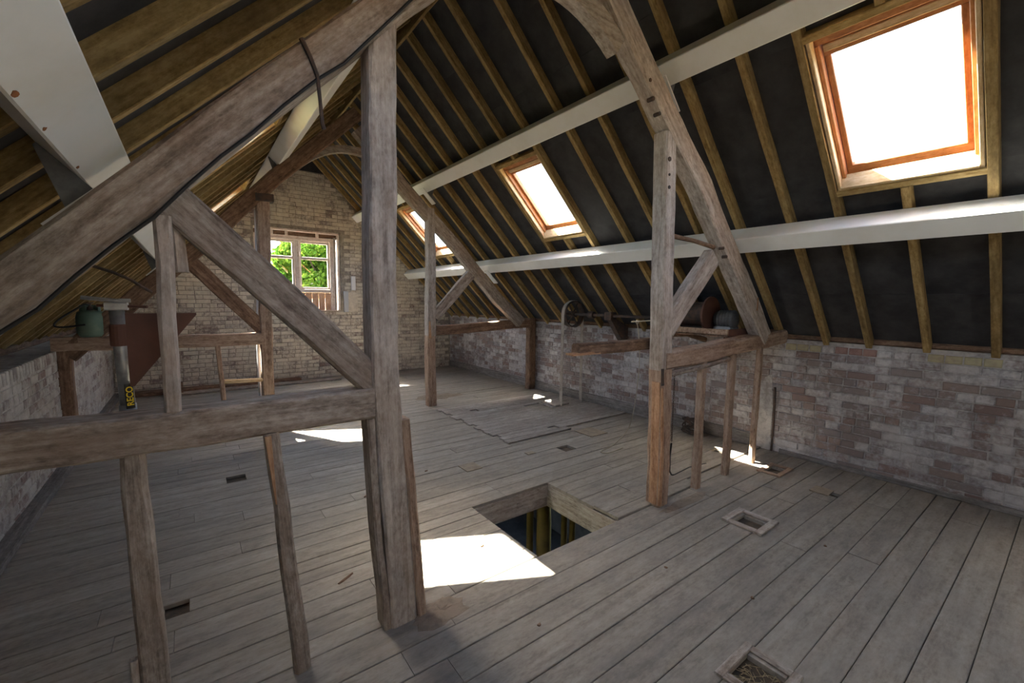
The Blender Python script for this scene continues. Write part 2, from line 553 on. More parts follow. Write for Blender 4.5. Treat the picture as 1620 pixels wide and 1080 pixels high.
# the loose hatch lid by the belts
link('hatch_lid', MB().box(0, 0.30, 0, 0.34, 0, 0.022, 0.004).mesh('hatch_lid', 'plank_old'), floor,
     Matrix.Translation((4.44, 4.80, 0.0225)) @ Matrix.Rotation(0.06, 4, 'Z'))
mb = MB()
for i in range(60):
    a = rng.uniform(0, 0.15)
    c_ = Vector((1.875+a, 0.68+rng.uniform(0, 0.14), -0.028))
    d_ = Vector((rng.uniform(-1, 1), rng.uniform(-1, 1), rng.uniform(-0.1, 0.3))).normalized()*rng.uniform(0.012, 0.03)
    mb.tube([c_-d_+Vector((0, 0, 0.008)), c_+d_+Vector((0, 0, 0.008))], 0.0015, 4)
so = mb.build('straw_litter', 'straw')
tag(so, 'straw and dust lying in the rimmed floor cut-out with an open corner', 'litter', kind='stuff')


# ------------------------------------------------------------------ brick walls
def brick_mesh(i, L, Hh, mat):
    r_ = random.Random(i)
    j = lambda a=0.003: r_.uniform(-a, a)
    D, c = 0.03, 0.006
    back = [(0, 0, 0), (L, 0, 0), (L, 0, Hh), (0, 0, Hh)]
    mid = [(p[0]+j(), -D+c+j(0.0015), p[2]+j()) for p in back]
    fr_ = [(c+j(), -D+j(0.002), c+j()), (L-c+j(), -D+j(0.002), c+j()), (L-c+j(), -D+j(0.002), Hh-c+j()), (c+j(), -D+j(0.002), Hh-c+j())]
    mb_ = MB().add(back+mid+fr_, [(8, 9, 10, 11)]+[(a, (a+1) % 4, (a+1) % 4+4, a+4) for a in range(4)]+[(a+4, (a+1) % 4+4, (a+1) % 4+8, a+8) for a in range(4)])
    return mb_, mb_.mesh('brick', mat)


def lay_bricks(wall, mat, length, top, frame, score, skip, course=0.0765, tops=None, limit=300, seed=1):
    """frame(u, z) -> matrix whose local x runs along the wall, local -y out of it"""
    r_ = random.Random(seed)
    kinds = {}
    for L in (0.215, 0.1025):
        kinds[L] = [brick_mesh(seed*50+i+int(L*1000), L, course-0.010, mat) for i in range(6)]
    todo = []
    z, row = 0.004, 0
    while z+course-0.012 < top:
        header = row % 4 == 3
        u = (-0.1125 if row % 2 else 0.0)+r_.uniform(-0.018, 0.018)
        twin = False
        while u < length:
            twin = (not twin) and r_.random() < 0.08 if not twin else 'last'
            L = 0.1025 if (header or twin) else 0.215
            if twin == 'last':
                twin = False
            if not skip(u, u+L, z, z+course):
                todo.append((score(u+L/2, z), u+r_.uniform(-0.002, 0.002), z+r_.uniform(-0.0015, 0.0015), L, r_.randrange(6)))
            u += L+0.010
        z += course
        row += 1
    todo.sort()
    for s, u, z, L, q in todo[:limit]:
        o = link('brick', kinds[L][q][1], wall, frame(u, z))
        if tops:
            t = tops(u, z)
            if t:
                o.material_slots[0].link = 'OBJECT'
                o.material_slots[0].material = M[t]
    big, tone = MB(), []
    for s, u, z, L, q in todo[limit:]:
        fm = frame(u, z)
        src = kinds[L][q][0]
        big.add([fm @ Vector(p) for p in src.v], src.f)
        tone += [r_.random()]*len(src.f)
    if big.f:
        me = big.mesh('brickwork', mat)
        at_ = me.attributes.new('tone', 'FLOAT', 'FACE')
        at_.data.foreach_set('value', tone)
        o = link('brickwork', me, wall)
        o['kind'] = 'stuff'


# right wall: faces -x; along-wall coordinate u runs towards -y from the far gable
wr = MB().box(XR+0.001, XR+0.42, YB-0.3, YF+0.35, -0.2, 1.26).build('wall_right', 'mo_right')
tag(wr, 'low white limewashed brick eaves wall behind the line shaft', 'wall', kind='structure')


def fr_right(u, z):
    # local x -> -Y, local -y -> -X  (local y -> +X), local z -> Z
    return Matrix(((0, 1, 0, XR+0.022), (-1, 0, 0, YF-u), (0, 0, 1, z), (0, 0, 0, 1)))


lay_bricks(wr, 'br_right', YF-YB, 1.262, fr_right,
           lambda u, z: abs((YF-u)-1.6) + (50 if YF-u < -0.25 else 0),
           lambda *a: False,
           tops=lambda u, z: ('br_yellow' if (0.42 < YF-u < 0.9 or 1.72 < YF-u < 1.95) else ('br_pink' if 1.25 < YF-u < 1.5 else None)) if z > 1.15 else None, seed=3)
# a rendered-up chase with a crack of dark iron pipe in the wall
ch = MB()
pr = [(2.04, 0.0), (2.20, 0.0), (2.17, 0.35), (2.21, 0.6), (2.13, 0.82), (2.06, 0.86), (2.03, 0.5)]
ch.add([(XR-0.012, a, z) for a, z in pr]+[(XR+0.01, a, z) for a, z in pr],
       [tuple(range(7))]+[tuple(reversed(range(7, 14)))]+[(i, i+7, (i+1) % 7+7, (i+1) % 7) for i in range(7)])
ch.build('render_patch', 'mo_right', wr)
MB().tube([(XR-0.018, 2.015, 0.0), (XR-0.018, 2.01, 0.3), (XR-0.016, 2.02, 0.72)], 0.012, 8).build('wall_pipe', 'iron', wr)

# left wall
wl = MB().box(XL-0.62, XL+0.002, YB-0.3, YF+0.35, -0.2, 1.10).build('wall_left', 'br_left')
tag(wl, 'rough limewashed low brick wall in shade below the gas bottle', 'wall', kind='structure')
lay_bricks(wl, 'br_left', YF-2.4, 1.03,
           lambda u, z: Matrix(((0, -1, 0, XL-0.022), (1, 0, 0, 2.4+u), (0, 0, 1, z), (0, 0, 0, 1))),
           lambda u, z: u, lambda *a: False, seed=5)
# a course of bricks on edge along its top
hm = [brick_mesh(900+i, 0.065, 0.10, 'br_left')[1] for i in range(4)]
y = 2.2
while y < 9.4:
    link('brick', hm[rng.randrange(4)], wl, Matrix(((0, -1, 0, XL-0.024), (1, 0, 0, y), (0, 0, 1, 1.008), (0, 0, 0, 1))))
    y += 0.078

# far gable with its window opening
WX0, WX1, WZ0, WZ1 = 1.02, 2.58, 1.40, 3.00


def gable(name, y0, y1, mat, label):
    tr_ = lambda x_: KR+FK-x_
    tl_ = lambda x_: KL+FK+x_
    g = MB()
    g.prism([(-1.75, -0.2), (WX0, -0.2), (WX0, tl_(WX0)), (-1.75, tl_(-1.75))], y0, y1)
    g.prism([(WX1, -0.2), (5.6, -0.2), (5.6, tr_(5.6)), (WX1, tr_(WX1))], y0, y1)
    g.prism([(WX0, -0.2), (WX1, -0.2), (WX1, WZ0), (WX0, WZ0)], y0, y1)
    g.prism([(WX0, WZ1), (WX1, WZ1), (WX1, tr_(WX1)), (XA, tr_(XA)), (WX0, tl_(WX0))], y0, y1)
    if name == 'wall_back':
        g.prism([(WX0, WZ0), (WX1, WZ0), (WX1, WZ1), (WX0, WZ1)], y0, y1)
    return tag(g.build(name, mat), label, 'wall', kind='structure')


wg = gable('wall_far', YF+0.001, YF+0.3, 'mo_gable', 'cream limewashed brick gable wall around the small window')
gable('wall_back', YB-0.3, YB, 'br_left', 'plain brick gable wall opposite the window gable')


def skip_g(u0, u1, z0, z1):
    x0, x1 = -1.05+u0, -1.05+u1
    if x0 < -1.1 or x1 > 5.2:
        return True
    if z1 > min(KR+FK-0.01-x1, KL+FK-0.01+x0, 4.17):
        return True
    return x1 > WX0-0.0 and x0 < WX1 and z1 > WZ0 and z0 < WZ1


lay_bricks(wg, 'br_gable', 6.3, 4.55, lambda u, z: Matrix(((1, 0, 0, -1.05+u), (0, 1, 0, YF+0.022), (0, 0, 1, z), (0, 0, 0, 1))),
           lambda u, z: abs(-1.05+u-2.2)*0.8+abs(z-2.5), skip_g, seed=9)

MB().prism([(1.47, 4.14), (2.41, 4.14), (XA, KR+FK-XA-0.005)], YF-0.02, YF-0.004).build('dark_peak_gap', 'felt', wg)  # dark sheet stands in for the shaded gap between wall and roof

# skirting boards and wall plates
for nm, y0, y1, ht, lab in (('baseboard_right', -0.6, 1.93, 0.05, 'dusty low timber strip along the wall by the loose floor rims'),):
    bb = timber(nm, [(XR-0.022, y0, ht/2), (XR-0.022, y1, ht/2)], ht, 0.028, 'skirt', None, side=(1, 0, 0), jit=0.002, cham=0.006)
    tag(bb, lab, 'skirting', kind='structure')
bb = timber('baseboard_far', [(XR-0.024, 2.25, 0.075), (XR-0.024, YF-0.05, 0.075)], 0.15, 0.025, 'skirt', None, side=(1, 0, 0), jit=0.002, cham=0.005)
tag(bb, 'grey skirting board along the brick wall behind the belts', 'skirting', kind='structure')
bb = timber('baseboard_left', [(XL+0.055, 1.0, 0.03), (XL+0.05, YF-0.05, 0.03)], 0.055, 0.10, 'skirt', None, side=(1, 0, 0), jit=0.002, cham=0.006)
tag(bb, 'thick grey timber kerb lying against the shaded brick wall', 'skirting', kind='structure')
bb = timber('trim_1', [(XR+0.075, YB, 1.29), (XR+0.075, YF, 1.29)], 0.055, 0.10, 'oak_dark', None, side=(1, 0, 0), jit=0.002)
tag(bb, 'dark timber wall plate on the limewashed eaves wall', 'wall plate', kind='structure')
bb = timber('trim_2', [(XL-0.34, YB, 1.135), (XL-0.34, YF, 1.135)], 0.065, 0.10, 'oak_dark', None, side=(1, 0, 0), jit=0.002)
tag(bb, 'dark timber wall plate behind the bricks on edge', 'wall plate', kind='structure')

# ------------------------------------------------------------------ roof slopes
SKY_Y = (0.83, 4.18, 7.40, -2.46)
LSH = 0.17                     # the skylight between the trusses sits a little further on in the shaded slope
SKX, SHW, SHL = 3.535, 0.375, 0.545
sx0, sx1 = SKX-SHL*S2, SKX+SHL*S2


def felt_piece(side, xa, xb, ya, yb, parent, off):
    """a sheet on the rafter tops between two x lines"""
    o1, o2 = FK+off, FK+off+0.012
    if side > 0:
        z = lambda x_, q: KR-x_+q
    else:
        z = lambda x_, q: KL+x_+q
    MB().prism([(xa, z(xa, o1)), (xb, z(xb, o1)), (xb, z(xb, o2)), (xa, z(xa, o2))], ya, yb).build('felt_sheet', 'felt', parent)


cr = empty('ceiling_right', (XA, 0, KR-XA))
tag(cr, 'black felted roof slope with treated rafters above the long limewashed wall', 'roof slope', kind='structure')
cl = empty('ceiling_left', (XA, 0, KR-XA))
tag(cl, 'shaded roof slope with treated rafters above the gas bottle', 'roof slope', kind='structure')
hd_ = RD*S2
for i, (a, b_) in enumerate([(XA-0.02, 2.42), (2.41, 2.80), (2.79, sx0+hd_), (sx0+hd_, sx1+hd_), (sx1+hd_, 4.36), (4.35, 4.80), (4.79, 5.6)]):
    off = 0.0 if i in (3,) else (i % 2)*0.006
    if i == 3:
        yy = YB-0.3
        for yc in sorted(SKY_Y):
            felt_piece(1, a, b_, yy, yc-SHW, cr, off)
            yy = yc+SHW
        felt_piece(1, a, b_, yy, YF+0.35, cr, off)
    else:
        felt_piece(1, a, b_, YB-0.3, YF+0.35, cr, off)
mir = lambda x_: 2*XA-x_
SKY_L = [y_+LSH if y_ == 4.18 else y_ for y_ in SKY_Y]
for i, (a, b_) in enumerate([(-1.80, -0.9), (-0.91, -0.5), (-0.51, mir(sx1+hd_)), (mir(sx1+hd_), mir(sx0+hd_)), (mir(sx0+hd_), 1.1), (1.09, 1.5), (1.49, XA+0.02)]):
    if i == 3:
        yy = YB-0.3
        for yc in sorted(SKY_L):
            felt_piece(-1, a, b_, yy, yc-SHW, cl, 0.0)
            yy = yc+SHW
        felt_piece(-1, a, b_, yy, YF+0.35, cl, 0.0)
    else:
        felt_piece(-1, a, b_, YB-0.3, YF+0.35, cl, (i % 2)*0.006)

RW = 0.050


def rafter_mesh(L):
    r_ = random.Random(int(L*1000))
    mb_ = MB()
    n_ = max(2, int(L/0.4))
    rings = []
    c = 0.004
    for i in range(n_+1):
        x_ = L*i/n_
        dy, dz = r_.uniform(-0.0025, 0.0025), r_.uniform(-0.0015, 0.0)
        hw, h0, h1 = RW/2, dz, RD-0.001
        rings.append([(x_, dy+a, b_) for a, b_ in ((-hw+c, h0), (hw-c, h0), (hw, h0+c), (hw, h1), (-hw, h1), (-hw, h0+c))])
    return mb_.loft(rings).mesh('rafter', 'rafter')


rmesh = {}


def rafter(side, xa, xb, y, parent):
    """from x = xa (low end) to xb (high end)"""
    L = round(abs(xb-xa)/S2, 3)
    if L not in rmesh:
        rmesh[L] = rafter_mesh(L)
    X = Vector((-S2, 0, S2)) if side > 0 else Vector((S2, 0, S2))
    Zv = Vector((S2, 0, S2)) if side > 0 else Vector((-S2, 0, S2))
    Yv = Zv.cross(X)
    z = (KR-xa) if side > 0 else (KL+xa)
    mw = Matrix(((X.x, Yv.x, Zv.x, xa), (X.y, Yv.y, Zv.y, y), (X.z, Yv.z, Zv.z, z), (0, 0, 0, 1)))
    return link('rafter', rmesh[L], parent, mw)


ry = [-3.3, -2.87, -2.05, -1.62, -1.22, -0.81, -0.40, 0.0, 0.425, 1.235, 1.58, 2.0, 2.40, 2.83, 3.25, 3.775, 4.585, 5.02, 5.43, 5.85, 6.27, 6.64, 6.995, 7.805, 8.22, 8.62, 9.02, 9.40]
for y in ry:
    rafter(1, 5.30, XA+0.02, y, cr)
for yc in SKY_Y:
    rafter(1, 5.30, sx1+0.035, yc, cr)
    rafter(1, sx0-0.035, XA+0.02, yc, cr)
for y in ry:
    if y == 2.83:
        y = 2.76
    elif 1.5 < y < 2.5:
        y -= 0.09
    elif 3.5 < y < 4.7:
        y += LSH
    rafter(-1, -1.50, XA-0.02, y, cl)
for yc in SKY_L:
    rafter(-1, -1.50, mir(sx1)-0.035, yc, cl)
    rafter(-1, mir(sx0)+0.035, XA-0.02, yc, cl)
# ridge board
rb = timber('trim_3', [(XA, YB, KR-XA+0.0), (XA, YF, KR-XA+0.0)], 0.2, 0.03, 'rafter', None, side=(1, 0, 0), jit=0.002)
tag(rb, 'treated ridge board where both rafter slopes meet', 'ridge board', kind='structure')


# ------------------------------------------------------------------ skylights
def skylight(i, yc, label, side=1):
    c0 = Vector((SKX if side > 0 else 2*XA-SKX, yc, KR-SKX))
    mw = Matrix(((0, -S2*side, S2*side, c0.x), (side, 0, 0, c0.y), (0, S2, S2, c0.z), (0, 0, 0, 1)))
    root = empty('window_%d' % i, c0)
    root.matrix_basis = mw
    tag(root, label, 'skylight', kind='structure')

    def part(name, mb_, mat):
        return link(name, mb_.mesh(name, mat), root, mw)
    hw, hl = SHW, SHL
    part('trimmer', MB().box(-hw-0.01, hw+0.01, hl, hl+0.047, 0.0, RD, 0.004), 'rafter')
    part('trimmer', MB().box(-hw-0.01, hw+0.01, -hl-0.047, -hl, 0.0, RD, 0.004), 'rafter')

    def bar(name, x0, x1, y0, y1, z0, z1, mat):
        # local X along the longer run so that the grain follows
        if x1-x0 >= y1-y0:
            o = link(name, MB().box(0, x1-x0, y0, y1, z0, z1, 0.004).mesh(name, mat), root, mw @ Matrix.Translation((x0, 0, 0)))
        else:
            q = Matrix(((0, -1, 0, x1), (1, 0, 0, y0), (0, 0, 1, 0), (0, 0, 0, 1)))
            o = link(name, MB().box(0, y1-y0, 0, x1-x0, z0, z1, 0.004).mesh(name, mat), root, mw @ q)
        return o
    # side packing boards
    for s in (-1, 1):
        a, b_ = sorted((s*(hw-0.001), s*(hw-0.024)))
        bar('lining', a, b_, -hl, hl, 0.012, 0.085, 'newpine')
    # sill lining: a board lying nearly level under the glass
    part('sill_lining', MB().add([(x, y, z) for x in (-hw+0.024, hw-0.024) for y, z in ((-hl+0.001, 0.01), (-hl+0.022, 0.004), (-hl+0.085, 0.082), (-hl+0.060, 0.095))],
                                 [(0, 3, 2, 1), (4, 5, 6, 7), (0, 1, 5, 4), (1, 2, 6, 5), (2, 3, 7, 6), (3, 0, 4, 7)]), 'newpine')
    # fixed frame
    f0, f1 = 0.07, 0.165
    bar('frame', -hw+0.001, hw-0.001, hl-0.06, hl-0.001, f0, f1, 'varnish')
    bar('frame', -hw+0.001, hw-0.001, -hl+0.001, -hl+0.055, f0+0.03, f1, 'varnish')
    for s in (-1, 1):
        a, b_ = sorted((s*(hw-0.025), s*(hw-0.050)))
        bar('frame', a, b_, -hl+0.055, hl-0.06, f0-0.01, f1, 'varnish')
    # opening sash
    s0, s1 = 0.105, 0.155
    bar('sash', -hw+0.052, hw-0.052, hl-0.15, hl-0.062, s0, s1, 'varnish')
    bar('sash', -hw+0.052, hw-0.052, -hl+0.057, -hl+0.135, s0, s1, 'varnish')
    for s in (-1, 1):
        a, b_ = sorted((s*(hw-0.052), s*(hw-0.088)))
        bar('sash', a, b_, -hl+0.135, hl-0.15, s0, s1, 'varnish')
    # ventilation flap bar along the head
    bar('vent_flap', -hw+0.06, hw-0.06, hl-0.120, hl-0.075, s0-0.014, s0-0.001, 'newpine')
    pane = part('pane', MB().box(-hw+0.084, hw-0.084, -hl+0.131, hl-0.146, 0.132, 0.138), 'glass')
    ld = bpy.data.lights.new('skylight_portal', 'AREA')
    ld.shape = 'RECTANGLE'
    ld.size, ld.size_y = 2*hw-0.16, 2*hl-0.27
    ld.cycles.is_portal = True
    lo = bpy.data.objects.new('skylight_portal', ld)
    col.objects.link(lo)
    lo.matrix_world = mw @ Matrix.Translation((0, -0.007, 0.16))
    return root


skylight(1, SKY_Y[0], 'large bright varnished pine skylight directly above the white lower steel beam past the near truss')
skylight(2, SKY_Y[1], 'varnished pine skylight between the two roof trusses')
skylight(3, SKY_Y[2], 'small varnished pine skylight beyond the second truss, near the gable')
skylight(8, SKY_Y[3], 'unseen varnished pine skylight added for fill light towards the plain brick gable')  # unseen opening behind the camera, added to light the near truss
skylight(9, SKY_Y[3], 'unseen varnished pine skylight added for fill light on the shaded slope by the plain gable', -1)  # its unseen twin across the ridge, added for the same fill
skylight(5, SKY_Y[0], 'varnished pine skylight on the shaded slope opposite the largest skylight', -1)
skylight(6, SKY_L[1], 'pine skylight in the shaded slope between the two trusses, its lining lit', -1)
skylight(7, SKY_Y[2], 'pine skylight in the shaded slope beyond the far truss', -1)


# ------------------------------------------------------------------ gable window
def gable_window(i, y, sgn, label):
    """joinery set in the reveal; sgn = +1 when outside is +y"""
    root = empty('window_%d' % i, (1.8, y, WZ0))
    tag(root, label, 'window', kind='structure')
    Y = lambda d: y+sgn*d

    def bar(name, x0, x1, z0, z1, d0, d1, mat, par=root):
        a, b_ = sorted((Y(d0), Y(d1)))
        if x1-x0 >= z1-z0:
            return link(name, MB().box(0, x1-x0, a, b_, z0, z1, 0.004).mesh(name, mat), par, Matrix.Translation((x0, 0, 0)))
        q = Matrix(((0, 0, 1, x0), (0, 1, 0, 0), (1, 0, 0, z0), (0, 0, 0, 1)))
        q = Matrix(((0, 0, -1, x1), (0, 1, 0, 0), (1, 0, 0, z0), (0, 0, 0, 1)))
        return link(name, MB().box(0, z1-z0, a, b_, 0, x1-x0, 0.004).mesh(name, mat), par, q)
    bar('head_rail', WX0, WX1-0.03, 2.955, 2.995, 0.0, 0.10, 'white_frame')
    bar('head_board', WX0, WX1, 2.87, 2.955, 0.09, 0.12, 'oak_dark')
    for x_ in (1.30, 1.56, 2.12):
        bar('head_block', x_, x_+0.05, 2.875, 2.955, 0.02, 0.09, 'white_frame')
    bar('frame', WX0, 2.45, 2.795, 2.875, 0.06, 0.15, 'white_frame')
    bar('frame', WX0, WX0+0.07, 1.70, 2.795, 0.06, 0.15, 'white_frame')
    bar('frame', 2.38, 2.46, 1.40, 2.87, 0.04, 0.15, 'white_frame')
    bar('mullion', 1.715, 1.81, 1.76, 2.795, 0.06, 0.15, 'white_frame')
    bar('sill_rail', WX0+0.07, 2.38, 1.76, 1.83, 0.05, 0.15, 'white_frame')
    for x0, x1 in ((WX0+0.07, 1.715), (1.81, 2.38)):
        sa = bar('sash', x0, x1, 2.745, 2.795, 0.08, 0.125, 'white_frame')
        bar('sash_rail', x0, x1, 1.83, 1.87, 0.08, 0.125, 'white_frame', sa)
        bar('sash_stile', x0, x0+0.03, 1.87, 2.745, 0.08, 0.125, 'white_frame', sa)
        bar('sash_stile', x1-0.04, x1, 1.87, 2.745, 0.08, 0.125, 'white_frame', sa)
        bar('transom', x0+0.03, x1-0.04, 2.42, 2.475, 0.08, 0.125, 'white_frame', sa)
        for z0, z1 in ((1.87, 2.42), (2.475, 2.745)):
            bar('pane', x0+0.03, x1-0.04, z0, z1, 0.10, 0.104, 'glass', root)
    # bare boarding under the sill
    x_ = WX0
    while x_ < 2.37:
        wd = 0.125
        bar('apron_board', x_, min(x_+wd-0.006, 2.38), 1.405, 1.755, 0.05+0.006*rng.random(), 0.075, 'apron')
        x_ += wd
    # the lit jamb lining
    bar('jamb_lining', WX1-0.055, WX1-0.02, 1.40, 2.955, 0.0, 0.28, 'white_frame')
    bar('jamb_lining', 2.46, 2.50, 1.40, 2.90, 0.03, 0.12, 'oak_pale')
    bar('sill_board', WX0, WX1-0.06, 1.385, 1.405, -0.06, 0.28, 'white_frame')
    ld = bpy.data.lights.new('window_portal', 'AREA')
    ld.shape = 'RECTANGLE'
    ld.size, ld.size_y = 1.3, 1.0
    ld.cycles.is_portal = True
    lo = bpy.data.objects.new('window_portal', ld)
    col.objects.link(lo)
    lo.matrix_world = Matrix.Translation((1.74, Y(0.2), 2.31)) @ Matrix.Rotation(-sgn*math.pi/2, 4, 'X')
    return root


gable_window(4, YF, 1, 'small flaking white casement window with green trees behind, in the cream gable')

# ------------------------------------------------------------------ steel purlins
PWd, PDp = 0.165, 0.155


def purlin(side, xc, zc, label):
    """xc, zc: upslope corner against the rafters"""
    s = 1 if side > 0 else -1
    dn = Vector((s*S2, 0, -S2))       # down the slope
    nn = Vector((-s*S2, 0, -S2))      # into the room
    L = YF-YB-0.03
    root = empty('steel_purlin', (xc, YB, zc))
    tag(root, label, 'steel beam', 'white painted steel purlins')
    c = 0.006
    P0 = Vector((xc, 0, zc))
    cor = [(c, 0), (PWd-c, 0), (PWd, c), (PWd, PDp-c), (PWd-c, PDp), (c, PDp), (0, PDp-c), (0, c)]
    sec = [P0+dn*a+nn*(b_+0.001) for a, b_ in cor]
    if s < 0:
        sec.reverse()
    MB().loft([[(p.x, yy, p.z) for p in sec] for yy in (YB+0.015, 1.0, 2.02, 5.0, YF-0.015)]).build('beam_body', 'purlin', root)
    # cleats carrying the beam on each truss
    for yc in (2.03, 6.06):
        a = P0+dn*(PWd+0.001)
        e = [a+nn*0.02, a+dn*0.012+nn*0.02, a+dn*0.11+nn*0.215, a+dn*0.0+nn*0.215]
        MB().prism([(p.x, p.z) for p in (e if s > 0 else e[::-1])], yc-0.006, yc+0.006).build('cleat_plate', 'darksteel', root)
        f_ = [a+dn*-0.1+nn*0.205, a+dn*0.18+nn*0.205, a+dn*0.18+nn*0.216, a+dn*-0.1+nn*0.216]
        MB().prism([(p.x, p.z) for p in (f_ if s > 0 else f_[::-1])], yc-0.06, yc+0.05).build('cleat_flange', 'purlin', root)
    if label.startswith('wide'):
        q0 = P0+dn*(PWd-0.012)+nn*(PDp+0.0012)
        for yy, sc_ in ((0.78, 1.3), (0.90, 0.8), (0.98, 0.6), (1.30, 1.0), (1.52, 0.7), (1.9, 0.8)):
            c_ = q0+Vector((0, yy, 0))
            ring = []
            for k in range(9):
                t = 2*math.pi*k/9
                rr = 0.011*sc_*rng.uniform(0.6, 1.2)
                ring.append(c_-dn*(rr*0.8*math.cos(t)+0.002)+Vector((0, rr*1.3*math.sin(t), 0)))
            MB().loft([ring, [p+nn*0.0008 for p in ring]]).build('rust_patch', 'rust', root)
    return root


purlin(1, 4.075, 2.325, 'white steel purlin running just below the skylights')
purlin(1, 2.93, 3.47, 'white steel purlin running just above the skylights')
purlin(-1, -0.26, 2.26, 'wide white steel purlin low on the unlit slope, with rusty cleat')
purlin(-1, 0.95, 3.47, 'white steel purlin high on the unlit slope')


# ------------------------------------------------------------------ trusses
def arch(parent, y0, y1, pts, depth, mat):
    """curved collar: pts of (x, z) along its underside"""
    n_ = len(pts)
    lo, hi = [], []
    for i, (x, z) in enumerate(pts):
        a, b_ = pts[max(i-1, 0)], pts[min(i+1, n_-1)]
        t = Vector((b_[0]-a[0], b_[1]-a[1])).normalized()
        q = Vector((-t.y, t.x))*depth
        lo.append((x, z))
        hi.append((x+q.x, z+q.y))
    mb_ = MB()
    mb_.loft([[(a[0], y0, a[1]), (a[0], y1, a[1]), (b_[0], y1, b_[1]), (b_[0], y0, b_[1])] for a, b_ in zip(lo, hi)])
    return mb_.build('arched_collar', mat, parent)


def arc_pts(x0, z0, xm, zm, x1, z1, n_=14):
    out = []
    for i in range(n_+1):
        t = i/n_
        cx, cz = 2*xm-(x0+x1)/2, 2*zm-(z0+z1)/2
        out.append(((1-t)**2*x0+2*t*(1-t)*cx+t*t*x1, (1-t)**2*z0+2*t*(1-t)*cz+t*t*z1))
    return out


# near truss
T1 = empty('roof_truss', (0.74, 2.02, 0))
tag(T1, 'weathered grey oak truss whose thick bent post stands by the square floor opening', 'roof truss', 'old oak roof trusses')
Y0 = 1.95


def m1(name, pts, w_, d, mat, yf=Y0, **k):
    return timber(name, [(x, yf+d/2, z) for x, z in pts], w_, d, mat, T1, **k)


m1('post', [(0.805, 0.0), (0.765, 0.6), (0.728, 1.27), (0.722, 1.97), (0.741, 2.90)], (0.135, 0.125), 0.13, 'oak_pale', seed=1, yf=1.962)
m1('post_cheek', [(0.722, 0.0), (0.680, 0.55), (0.648, 1.09)], 0.036, 0.11, 'oak', yf=1.965, seed=2, cham=0.006)
m1('post_cheek', [(0.902, 0.0), (0.862, 0.55), (0.823, 1.06)], 0.048, 0.09, 'oak_warm', yf=1.96, seed=3, cham=0.008)
m1('tie_beam', [(XL-0.03, 1.166), (-0.3, 1.164), (0.668, 1.162)], 0.142, 0.14, 'oak', seed=4)
m1('principal_rafter', [(-0.98, 1.12), (-0.35, 1.75), (0.22, 2.375), (0.55, 2.712), (1.90, 4.10)], 0.142, 0.145, 'oak', seed=5, yf=1.942)
m1('brace', [(-0.10, 2.06), (0.74, 1.205)], 0.135, 0.08, 'oak', seed=7, yf=1.975)
m1('stud', [(-0.064, 1.235), (-0.062, 1.93)], (0.050, 0.054), 0.06, 'oak_pale', seed=8)
m1('gusset', [(-0.018, 1.74), (-0.028, 1.95)], 0.04, 0.05, 'oak_pale', seed=9, yf=2.0)
m1('stud', [(-0.166, 0.0), (-0.168, 0.4), (-0.188, 1.10)], (0.088, 0.068), 0.06, 'oak', seed=10)
m1('stud', [(0.326, 0.0), (0.243, 1.10)], (0.068, 0.056), 0.055, 'oak', seed=11)
m1('split_face', [(0.247, 0.80), (0.228, 1.09)], (0.005, 0.024), 0.02, 'raw_split', seed=12, yf=1.942, cham=0.001, jit=0.001)
m1('loose_batten', [(-0.215, 0.0), (-0.222, 0.34)], 0.024, 0.03, 'oak', seed=13, cham=0.004)
# iron strap hooked over the principal
st = MB().tube([(0.40, 1.935, 2.66), (0.43, 1.932, 2.60), (0.455, 1.93, 2.535), (0.462, 1.93, 2.44), (0.468, 1.93, 2.355), (0.474, 1.93, 2.335)], [0.010, 0.009, 0.008, 0.007, 0.008, 0.009], 6)
st.build('iron_strap', 'iron', T1)
# other half
m1('post', [(3.012, 0.0), (3.0, 0.5), (2.986, 1.12)], (0.135, 0.140), 0.13, 'oak_warm', seed=14, jit=0.006)
m1('post', [(2.984, 1.115), (2.965, 1.6), (2.945, 2.2), (2.918, 2.90)], (0.142, 0.132), 0.12, 'oak_pale', seed=15, yf=1.953)
m1('split_face', [(2.955, 0.02), (2.948, 0.55), (2.925, 0.98)], (0.04, 0.016), 0.02, 'raw_split', seed=16, yf=1.938, jit=0.004, cham=0.004)
m1('split_face', [(2.944, 0.02), (2.935, 0.5), (2.917, 1.02)], (0.016, 0.012), 0.075, 'raw_split', seed=61, yf=1.965, jit=0.003, cham=0.003)
m1('pegged_plate', [(2.93, 1.0), (2.925, 1.13)], 0.03, 0.02, 'iron', seed=17, yf=1.936)
m1('tie_beam', [(2.97, 1.185), (3.9, 1.225), (XR+0.03, 1.285)], (0.145, 0.15), 0.15, 'oak_warm', seed=18, jit=0.007, cham=0.016)
m1('sagging_batten', [(3.05, 1.075), (3.5, 1.10), (3.98, 1.135)], (0.05, 0.03), 0.05, 'oak', seed=19, yf=1.945, jit=0.004)
m1('principal_rafter', [(4.74, 1.29), (4.25, 1.75), (3.4, 2.575), (2.75, 3.13), (2.25, 3.56), (1.90, 3.93)], (0.19, 0.17), 0.13, 'oak_pale', seed=20, jit=0.007)
m1('brace', [(3.02, 1.43), (3.66, 2.03)], 0.17, 0.09, 'oak_pale', seed=21, yf=1.97)
m1('stud', [(3.545, 0.0), (3.547, 1.15)], 0.072, 0.06, 'oak_warm', seed=22)
m1('stud', [(4.065, 0.0), (4.07, 1.17)], 0.072, 0.06, 'oak_warm', seed=23)
m1('stud', [(4.60, 0.0), (4.62, 1.20)], 0.064, 0.05, 'oak_warm', seed=24)
